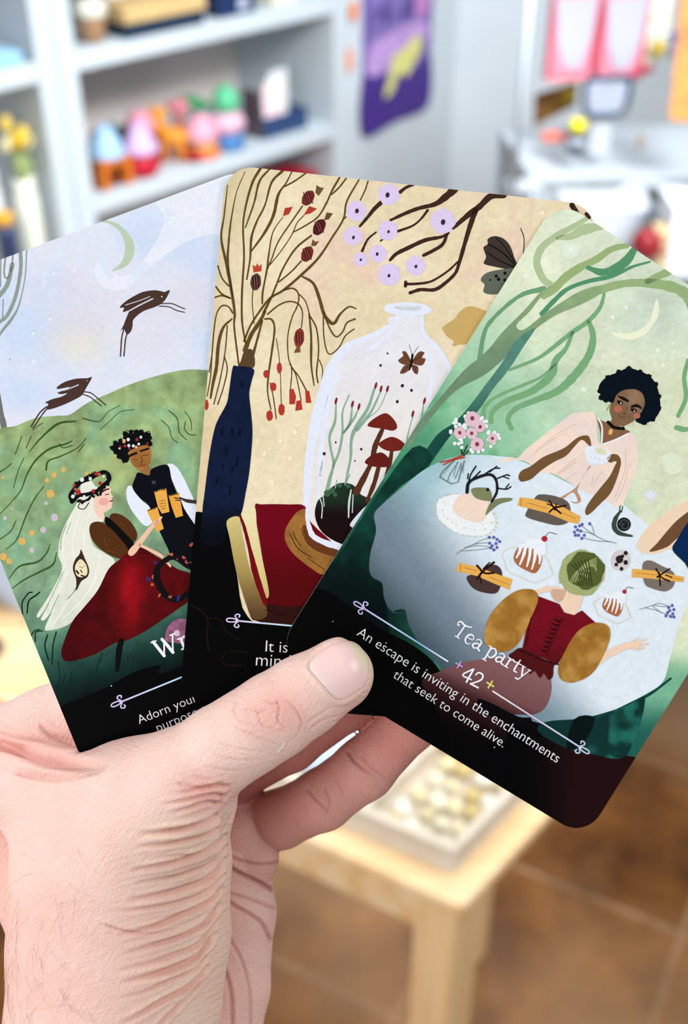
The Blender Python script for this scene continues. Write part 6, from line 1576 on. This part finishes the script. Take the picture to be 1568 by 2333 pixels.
# creases of the skin: (part ids, depth mm, half width mm, ridge, photo trace)
def C3(*a): return [(x * 700 / 1568, 1400 + y * 700 / 1568) for x, y in a]
def C4(*a): return [(400 + x * 600 / 1568, 1400 + y * 600 / 1568) for x, y in a]
TH, TN, UL, FI = (0,), (1, 2, 3), (5, 6, 4), (10, 9)
CREASES = [
    # folds of the thenar, from its edge towards the back of the hand
    (TN, 1.3, .75, .5, C3((1150, 985), (1075, 1045), (960, 1085), (830, 1110), (700, 1122))),
    (TN, .75, .7, .6, C3((1150, 1065), (1060, 1120), (960, 1150), (820, 1175), (690, 1190))),
    (TN, 1.0, .75, .6, C3((1150, 1130), (1060, 1200), (950, 1245), (820, 1280), (660, 1312))),
    (TN, .7, .6, .6, C3((1150, 1180), (1085, 1265), (980, 1310), (850, 1345), (690, 1375))),
    (TN, .95, .8, .6, C3((1145, 1250), (1070, 1340), (950, 1390), (800, 1432), (640, 1465))),
    (TN, .6, .6, .6, C3((1140, 1330), (1030, 1425), (900, 1470), (740, 1500), (560, 1520))),
    (TN, .9, .7, .6, C3((1135, 1395), (1040, 1480), (900, 1545), (760, 1600), (600, 1640))),
    (TN, .5, .5, .4, C3((520, 1580), (620, 1612), (730, 1630), (830, 1620), (930, 1600))),
    (TN, .8, .7, .6, C3((1125, 1480), (1040, 1580), (930, 1640), (780, 1690), (610, 1740))),
    (TN, .6, .6, .6, C3((1110, 1560), (1010, 1680), (900, 1730), (760, 1780), (590, 1825))),
    (TN, 1.2, .8, .6, C3((1090, 1630), (1000, 1745), (880, 1805), (740, 1850), (610, 1885))),
    (TN, .6, .6, .6, C3((1070, 1720), (980, 1815), (860, 1870), (730, 1930), (600, 1960))),
    (TN, .9, .7, .6, C3((1060, 1800), (960, 1900), (830, 1970), (700, 2050), (600, 2100))),
    (TN, .6, .6, .6, C3((1040, 1860), (930, 1980), (820, 2090), (740, 2200))),
    (TN, .4, .4, .4, C3((1100, 1180), (1000, 1215), (880, 1230), (760, 1255))),
    (TN, .4, .4, .4, C3((1110, 1420), (1000, 1490), (850, 1540), (700, 1570))),
    (TN, .4, .4, .4, C3((1090, 1540), (980, 1610), (850, 1660), (700, 1700))),
    # bunched skin at the thumb's base joint
    (TH + TN, .6, .45, .5, C3((1190, 880), (1120, 870), (1040, 885), (960, 905), (880, 915))),
    (TH + TN, .5, .45, .5, C3((1170, 930), (1090, 915), (1000, 935), (900, 960), (800, 975))),
    (TH + TN, .55, .45, .5, C3((1140, 965), (1060, 955), (970, 985), (860, 1020))),
    (TH + TN, .4, .4, .4, C3((1180, 900), (1150, 920), (1120, 960), (1095, 1000))),
    (TH + TN, .4, .4, .4, C3((900, 860), (980, 880), (1070, 880), (1150, 850))),
    # web fold above the thenar
    (TN + (7,), 1.5, 1.2, .7, C3((-60, 640), (80, 690), (220, 745), (360, 770), (480, 775), (560, 755))),
    (TN + (7,), .5, .7, .6, C3((60, 800), (200, 830), (330, 835), (450, 820), (540, 780))),
    ((7, 3), .5, .7, .5, C3((200, 560), (260, 610), (330, 640), (390, 660))),
    ((7, 3), .45, .6, .5, C3((0, 600), (90, 625), (200, 640), (290, 660))),
    # knuckle of the thumb
    (TH, .5, .38, .5, C4((530, 505), (570, 530), (610, 525), (640, 500))),
    (TH, .4, .35, .5, C4((395, 575), (440, 560), (500, 585), (560, 560), (610, 570))),
    (TH, .5, .38, .5, C4((600, 505), (620, 560), (610, 625), (645, 665), (680, 715))),
    (TH, .45, .4, .5, C4((640, 500), (700, 545), (745, 620), (745, 680), (705, 740), (650, 770))),
    (TH, .4, .35, .5, C4((470, 530), (495, 600), (515, 655), (600, 690), (680, 712))),
    (TH, .4, .45, .5, C4((340, 660), (450, 715), (560, 760), (650, 785))),
    (TH, .35, .4, .5, C4((370, 500), (350, 560), (370, 620), (440, 660), (510, 660))),
    (TH, .3, .4, .5, C4((800, 690), (860, 640), (930, 610), (1000, 600))),
    (TH, .3, .4, .5, C4((780, 650), (850, 600), (920, 560), (980, 540))),
    (TH, .3, .4, .5, C4((250, 760), (330, 790), (440, 810), (560, 820))),
    (TH, .3, .4, .5, C4((220, 830), (320, 860), (430, 870), (530, 865))),
    (TH, .3, .4, .5, C4((170, 900), (280, 925), (380, 930), (450, 920))),
    (TH, .3, .4, .5, C4((100, 960), (210, 985), (310, 990))),
    # finger creases
    (FI, .7, .7, .5, C4((780, 1030), (830, 1100), (880, 1150), (920, 1200))),
    (FI, .5, .6, .5, C4((880, 1030), (910, 1090), (910, 1150), (890, 1210))),
    (FI, .8, .7, .5, C4((1020, 800), (1060, 870), (1140, 940), (1210, 990))),
    (FI, .5, .5, .4, C4((1100, 830), (1150, 900), (1230, 960), (1270, 990))),
    (FI, .35, .4, .4, C4((690, 1200), (720, 1240), (740, 1290))),
    (FI, .35, .4, .4, C4((950, 980), (990, 1060), (1010, 1130))),
    # palm folds beside the thenar
    (UL, 1.6, .9, .6, C3((1140, 1270), (1200, 1310), (1290, 1355), (1400, 1410))),
    (UL, .8, .7, .5, C3((1150, 1225), (1240, 1260), (1330, 1275), (1430, 1265))),
    (UL, .9, .8, .5, C3((1130, 1440), (1200, 1490), (1290, 1540), (1340, 1580), (1380, 1660))),
    (UL, .6, .7, .5, C3((1150, 1420), (1260, 1450), (1400, 1500))),
    (UL, .8, .9, .5, C3((1090, 1700), (1150, 1830), (1180, 1960), (1185, 2150))),
    (UL, .5, .7, .5, C3((1130, 1600), (1220, 1740), (1270, 1900), (1280, 2100))),
    (UL, .7, .7, .5, C3((1290, 1020), (1330, 1120), (1380, 1170), (1440, 1195))),
]
NAIL = [(400 + x * 600 / 1568, 1400 + y * 600 / 1568) for x, y in
        [(797, 318), (822, 258), (880, 208), (960, 168), (1040, 158), (1100, 190), (1140, 262), (1150, 340), (1132, 415), (1080, 458), (1030, 490), (975, 508), (930, 482), (862, 400)]]

lo = np.array((-122, -212, 225), np.float32)
hi = np.array((34, -18, 352), np.float32)
hv, hq = surface_nets(lo, hi, 0.75)
hv = project(hv, 1)
hv, hq = subdivide(hv, hq)
hv = project(hv, 2)
hn = vnormals(hv, hq)
px = to_px(hv)
view = -hv / np.linalg.norm(hv, axis=1)[:, None]
facing = np.einsum('ij,ij->i', hn, view)
near = np.argmin(np.stack(hand_parts(hv)), 0)
near = np.where(near == 11, 0, np.where(near == 12, 4, near))
near = np.where((near == 0) & (px[:, 1] > 1795) & (px[:, 0] < 500), 1, near)
mm_px = hv[:, 2] / FPX                       # millimetres per photo pixel at each vertex
disp = np.zeros(len(hv), np.float32)
crease_tint = np.zeros(len(hv), np.float32)
front = np.clip((facing - 0.02) / 0.15, 0, 1)
rng = np.random.RandomState(3)
for parts, dep, wid, ridge, trace in CREASES:
    t = np.array(cr(trace, 5))
    bb0, bb1 = t.min(0) - 60, t.max(0) + 60
    m = np.where((px > bb0).all(1) & (px < bb1).all(1) & np.isin(near, parts) & (facing > 0))[0]
    if not len(m): continue
    d, al = seg_dist(px[m], t)
    d = d * mm_px[m]
    if parts == TH: wid, dep, ridge = wid * .7, dep * .65, .25
    elif parts == TN: wid *= .72
    elif parts == UL: wid, dep, ridge = wid * .6, dep * .5, ridge * .3
    elif parts == FI: wid, dep, ridge = wid * .6, dep * .6, ridge * .4
    end = np.clip((1 - al) / .45, 0, 1) ** .8 if parts != UL else 1.0
    fade = np.clip(al / .08, 0.35 if parts in (TN, UL) else 0, 1) * end * (front[m] if parts != UL else np.clip(facing[m] / .1, 0, 1))
    disp[m] += fade * dep * (-np.exp(-(d / wid) ** 2) + ridge * np.exp(-((d - 2.1 * wid) / (1.1 * wid)) ** 2))
    crease_tint[m] += fade * (1.6 if parts == UL else 1.0) * min(dep * 1.2, 1) * np.exp(-(d / (wid * 1.3)) ** 2)
# long fine folds running with the thenar creases
tn = np.isin(near, (1, 2))
fx = px[:, 0] + 0.0; fy = px[:, 1] + 0.34 * (px[:, 0] - 250) + 0.0004 * (px[:, 0] - 250) ** 2
amp = np.clip((px[:, 0] - 200) / 230, 0, 1) * np.clip((px[:, 1] - 1830) / 60, 0, 1) * front
wav = np.sin(fy * 0.36 + 2.2 * np.sin(fx * 0.012) + 1.3 * np.sin(fy * 0.05))
disp += np.where(tn, amp * 0.05 * wav, 0).astype(np.float32)
# nail bed: sunken plate with a raised rim of skin
nail_c = np.array(cr(NAIL, 6, True))
m = np.where((near == 0) & (facing > 0) & (np.abs(px[:, 0] - 760) < 130) & (np.abs(px[:, 1] - 1530) < 120))[0]
d, _ = seg_dist(px[m], np.vstack([nail_c, nail_c[:1]]))
d = d * mm_px[m]
ins = inside(px[m], nail_c)
tipside = np.clip((px[m, 0] - 800) / 30, 0, 1)
disp[m] += np.where(ins, -0.35 * np.clip(d / .5, 0, 1), (0.42 * np.exp(-((d - .75) / .6) ** 2) - 0.1 * np.exp(-(d / .35) ** 2)) * (1 - .75 * tipside)).astype(np.float32)
nail_in = np.zeros(len(hv), bool); nail_in[m] = ins
hv2 = hv + hn * disp[:, None]
# coordinates that run along the skin's natural lines, for the fine wrinkles
ax_s = (px[:, 0] - 400) * .82 - (px[:, 1] - 1770) * .57
ax_t = (px[:, 0] - 400) * .57 + (px[:, 1] - 1770) * .82
fin = np.isin(near, (8, 9, 10))
skin_lines = np.stack([np.where(fin, ax_t, fx), np.where(fin, ax_s, px[:, 1] + .34 * (px[:, 0] - 250)), hv[:, 2] * 3], 1).astype(np.float32)

# skin tone: pale with pink knuckles, redder palm side of the fingers, yellowish folds; shade of the finger gap painted in
base = np.array(lin((245, 211, 198)), np.float32)
pink = np.array(lin((238, 176, 165)), np.float32)
red = np.array(lin((206, 120, 108)), np.float32)
yel = np.array(lin((240, 212, 186)), np.float32)
def bump2(cx_, cy_, rx, ry): return np.exp(-((px[:, 0] - cx_) / rx) ** 2 - ((px[:, 1] - cy_) / ry) ** 2)
col = np.tile(base, (len(hv), 1))
def blend(c, w):
    global col
    w = np.clip(w, 0, 1)[:, None]
    col = col * (1 - w) + c * w
blend(yel, np.where(tn, 0.5 * amp, 0))
blend(pink, .75 * bump2(640, 1620, 75, 60) * (near == 0))
blend(pink, .6 * bump2(470, 1800, 70, 50))
blend(pink, .6 * bump2(120, 1690, 170, 60))
blend(pink, .5 * bump2(830, 1620, 60, 40))
blend(pink, .35 * bump2(60, 2200, 260, 260))
blend(np.array(lin((235, 212, 180)), np.float32), .8 * np.where(near == 0, bump2(838, 1500, 26, 60) * (~nail_in), 0))
blend(pink, np.where(np.isin(near, (4, 5, 6)), .3, 0))
blend(red, np.where(np.isin(near, (8, 9, 10)), .62, 0))
blend(red, np.where(near == 6, .35, 0))
blend(np.array(lin((168, 82, 72)), np.float32), np.where(near == 9, .6, 0))  # ring finger darkened: shade of the gap painted into its skin
blend(np.array(lin((168, 84, 72)), np.float32), np.where(near == 4, .7 * bump2(560, 1850, 70, 90), 0))  # painted shade on the palm, between thumb base and fingers
blend(np.array(lin((226, 128, 122)), np.float32), np.where(near == 10, .55 * bump2(900, 1700, 70, 55), 0))
blend(red, np.clip(crease_tint, 0, .75) * .55)
blend(np.array(lin((120, 52, 44)), np.float32), np.where(np.isin(near, (4, 5, 6, 9, 10)), np.clip(crease_tint, 0, 1) * .3, 0))  # creases of palm and fingers toned a darker red brown

def cam_to_world(v):
    R = np.array([[RIGHT.x, UP.x, FWD.x], [RIGHT.y, UP.y, FWD.y], [RIGHT.z, UP.z, FWD.z]])
    return (v * 0.001) @ R.T + np.array(CAM)

def skin_material():
    m = bpy.data.materials.new('skin')
    m.use_nodes = True
    nt = m.node_tree
    b = nt.nodes['Principled BSDF']
    at = nt.nodes.new('ShaderNodeAttribute'); at.attribute_name = 'pigment'
    tc = nt.nodes.new('ShaderNodeTexCoord')
    n = nt.nodes.new('ShaderNodeTexNoise'); n.inputs['Scale'].default_value = 90; n.inputs['Detail'].default_value = 5
    nt.links.new(tc.outputs['Object'], n.inputs['Vector'])
    mr = nt.nodes.new('ShaderNodeMapRange')
    mr.inputs['From Min'].default_value = .3; mr.inputs['From Max'].default_value = .7
    mr.inputs['To Min'].default_value = 0; mr.inputs['To Max'].default_value = .22
    nt.links.new(n.outputs['Fac'], mr.inputs['Value'])
    mx = nt.nodes.new('ShaderNodeMix'); mx.data_type = 'RGBA'
    nt.links.new(mr.outputs['Result'], mx.inputs['Factor'])
    nt.links.new(at.outputs['Color'], mx.inputs['A'])
    mx.inputs['B'].default_value = lin((232, 165, 150)) + (1,)
    nt.links.new(mx.outputs['Result'], b.inputs['Base Color'])
    b.inputs['Roughness'].default_value = .5
    b.inputs['Specular IOR Level'].default_value = .25
    b.inputs['Subsurface Weight'].default_value = .12
    b.inputs['Subsurface Radius'].default_value = (1.0, .35, .2)
    b.inputs['Subsurface Scale'].default_value = .004
    # pores and the fine diamond net of lines
    v1 = nt.nodes.new('ShaderNodeTexVoronoi'); v1.feature = 'DISTANCE_TO_EDGE'; v1.inputs['Scale'].default_value = 900
    dn = nt.nodes.new('ShaderNodeTexNoise'); dn.inputs['Scale'].default_value = 160
    ad = nt.nodes.new('ShaderNodeVectorMath'); ad.operation = 'MULTIPLY_ADD'
    nt.links.new(tc.outputs['Object'], dn.inputs['Vector'])
    nt.links.new(dn.outputs['Color'], ad.inputs[0]); ad.inputs[1].default_value = (.004, .004, .004)
    nt.links.new(tc.outputs['Object'], ad.inputs[2])
    nt.links.new(ad.outputs['Vector'], v1.inputs['Vector'])
    cl = nt.nodes.new('ShaderNodeMapRange'); cl.inputs['From Max'].default_value = .3
    nt.links.new(v1.outputs['Distance'], cl.inputs['Value'])
    n3 = nt.nodes.new('ShaderNodeTexNoise'); n3.inputs['Scale'].default_value = 420; n3.inputs['Detail'].default_value = 4
    nt.links.new(tc.outputs['Object'], n3.inputs['Vector'])
    sm = nt.nodes.new('ShaderNodeMath'); sm.operation = 'MULTIPLY_ADD'; sm.inputs[1].default_value = .5
    nt.links.new(cl.outputs['Result'], sm.inputs[0]); nt.links.new(n3.outputs['Fac'], sm.inputs[2])
    la = nt.nodes.new('ShaderNodeAttribute'); la.attribute_name = 'skin_lines'
    for sc_, rot_, am_ in (((1.6, 15, 3), .0, .7), ((1.8, 20, 3), .9, .7), ((1.8, 20, 3), -.6, .5)):
        mp = nt.nodes.new('ShaderNodeMapping'); mp.vector_type = 'POINT'
        mp.inputs['Rotation'].default_value = (0, 0, rot_)
        m2 = nt.nodes.new('ShaderNodeMapping'); m2.inputs['Scale'].default_value = sc_
        nt.links.new(la.outputs['Vector'], mp.inputs['Vector']); nt.links.new(mp.outputs['Vector'], m2.inputs['Vector'])
        nl = nt.nodes.new('ShaderNodeTexNoise'); nl.inputs['Scale'].default_value = 1.0; nl.inputs['Detail'].default_value = 3; nl.inputs['Roughness'].default_value = .6
        nt.links.new(m2.outputs['Vector'], nl.inputs['Vector'])
        rl = nt.nodes.new('ShaderNodeMapRange'); rl.inputs['From Min'].default_value = .32; rl.inputs['From Max'].default_value = .5; rl.inputs['To Max'].default_value = am_
        nt.links.new(nl.outputs['Fac'], rl.inputs['Value'])
        s2 = nt.nodes.new('ShaderNodeMath'); s2.operation = 'ADD'
        nt.links.new(sm.outputs['Value'], s2.inputs[0]); nt.links.new(rl.outputs['Result'], s2.inputs[1])
        sm = s2
    bp = nt.nodes.new('ShaderNodeBump'); bp.inputs['Strength'].default_value = .45; bp.inputs['Distance'].default_value = .0003
    nt.links.new(sm.outputs['Value'], bp.inputs['Height'])
    nt.links.new(bp.outputs['Normal'], b.inputs['Normal'])
    return m

SKIN = skin_material()
org = cam_to_world(H(240, 2700, -8)[None])[0]
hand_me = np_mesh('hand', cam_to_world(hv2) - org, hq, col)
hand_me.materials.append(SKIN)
_at = hand_me.attributes.new('skin_lines', 'FLOAT_VECTOR', 'POINT')
_at.data.foreach_set('vector', np.ascontiguousarray(skin_lines * .01).ravel())
hand = link('hand', hand_me)
hand.location = org
tag(hand, "person's bare left hand pinching three fanned cards between thumb and fingers", 'hand')

# fine hairs on the wrist side and a pale fibre stuck to the thumb
def hairs():
    rnd = np.random.RandomState(8)
    reg = np.where((px[:, 0] > 8) & (px[:, 0] < 230) & (px[:, 1] > 1900) & (px[:, 1] < 2420) & (facing > .05))[0]
    wgt = np.clip((px[reg, 1] - 1850) / 450, .05, 1) * np.clip((260 - px[reg, 0]) / 200, .1, 1)
    pick = rnd.choice(reg, 120, False, wgt / wgt.sum())
    bm_ = bmesh.new()
    for i in pick:
        p0 = hv2[i].astype(float); n0 = hn[i].astype(float)
        d0 = np.array((rnd.uniform(-.6, .9), rnd.uniform(-1, -.1), rnd.uniform(-.2, .2))); d0 -= n0 * (d0 @ n0); d0 /= np.linalg.norm(d0)
        s0 = np.cross(n0, d0); L_, c_ = rnd.uniform(5, 11), rnd.uniform(-.5, .5)
        pts = [p0 + d0 * L_ * t + n0 * (.15 + 1.1 * math.sin(math.pi * t * .8) * .6) + s0 * c_ * L_ * t * t for t in np.linspace(0, 1, 7)]
        tube(bm_, [Vector(cam_to_world(np.array(q)[None])[0] - org) for q in pts], [.000026 * (1.05 - .6 * t) for t in np.linspace(0, 1, 7)], 4)
    o_ = obj('arm_hair', bm_, mat('hair_brown', (160, 116, 96), .6), hand, smooth=True)
    tag(o_, kind='stuff')
hairs()
def fibre():
    k = [int(np.argmin(np.where(facing > .2, np.hypot(px[:, 0] - x, px[:, 1] - y), 1e9))) for x, y in ((632, 1714), (641, 1703), (650, 1692))]
    pts = [Vector(cam_to_world((hv2[i] + hn[i] * .14)[None])[0]) for i in k]
    c0 = pts[1].copy()
    bm_ = bmesh.new(); tube(bm_, [q - c0 for q in pts], .00015, 6)
    o_ = obj('lint_fibre', bm_, mat('pale_fibre', (240, 226, 205), .6), smooth=True)
    o_.location = c0
    tag(o_, 'tiny pale fibre stuck on the thumb just below its knuckle', 'fibre')
fibre()

# thumbnail: a curved plate lying on its bed
def drape(pt, off):
    """points of the thumb's front surface at photo pixels, lifted by off mm"""
    dirs = np.stack([(pt[:, 0] - CX) / FPX, (CY - pt[:, 1]) / FPX, np.ones(len(pt))], 1).astype(np.float32)
    t = np.full(len(pt), 240.0, np.float32)
    for _ in range(60):
        t += np.clip(chain(dirs * t[:, None], THUMB), -2, 2) * 0.8
    v = dirs * t[:, None]
    g = np.empty_like(v)
    for i in range(3):
        e = np.zeros(3, np.float32); e[i] = .3
        g[:, i] = chain(v + e, THUMB) - chain(v - e, THUMB)
    g /= np.linalg.norm(g, axis=1)[:, None]
    return v + g * off[:, None]
def shrink(poly, s): c = poly.mean(0); return c + (poly - c) * s
rings = [1.0, .985, .95, .88, .78, .66, .52, .38, .24, .1]
lift = [-.25, .12, .22, .26, .28, .3, .32, .33, .34, .34]
nv = np.concatenate([drape(shrink(nail_c, s), np.full(len(nail_c), l, np.float32)) for s, l in zip(rings, lift)])
K = len(nail_c)
nq = np.array([[r * K + i, r * K + (i + 1) % K, (r + 1) * K + (i + 1) % K, (r + 1) * K + i] for r in range(len(rings) - 1) for i in range(K)])
npx = to_px(nv)
axis_t = ((npx[:, 0] - 731) * .86 - (npx[:, 1] - 1553) * .5) / 105       # 0 cuticle .. 1 free edge
nc = np.tile(np.array(lin((246, 208, 203)), np.float32), (len(nv), 1))
w = np.clip((.28 - axis_t) / .25, 0, 1)[:, None]; nc = nc * (1 - w * .6) + np.array(lin((240, 222, 216))) * w * .6
w = np.clip((axis_t - .9) / .06, 0, 1)[:, None]; nc = nc * (1 - w) + np.array(lin((236, 220, 190))) * w
nm = np_mesh('thumbnail', cam_to_world(nv) - org, nq, nc)
nb = bmesh.new(); nb.from_mesh(nm)
last = [nb.verts[i] if False else None for i in range(0)]
nb.verts.ensure_lookup_table()
nb.faces.new([nb.verts[(len(rings) - 1) * K + i] for i in range(K)]).smooth = True
nb.to_mesh(nm); nb.free()
NAILM = bpy.data.materials.new('nail'); NAILM.use_nodes = True
_b = NAILM.node_tree.nodes['Principled BSDF']
_a = NAILM.node_tree.nodes.new('ShaderNodeAttribute'); _a.attribute_name = 'pigment'
NAILM.node_tree.links.new(_a.outputs['Color'], _b.inputs['Base Color'])
_b.inputs['Roughness'].default_value = .3
_b.inputs['Specular IOR Level'].default_value = .4
nm.materials.append(NAILM)
nail = link('thumbnail', nm, hand)
tag(nail, 'glossy pale pink thumbnail with a yellowish free edge')
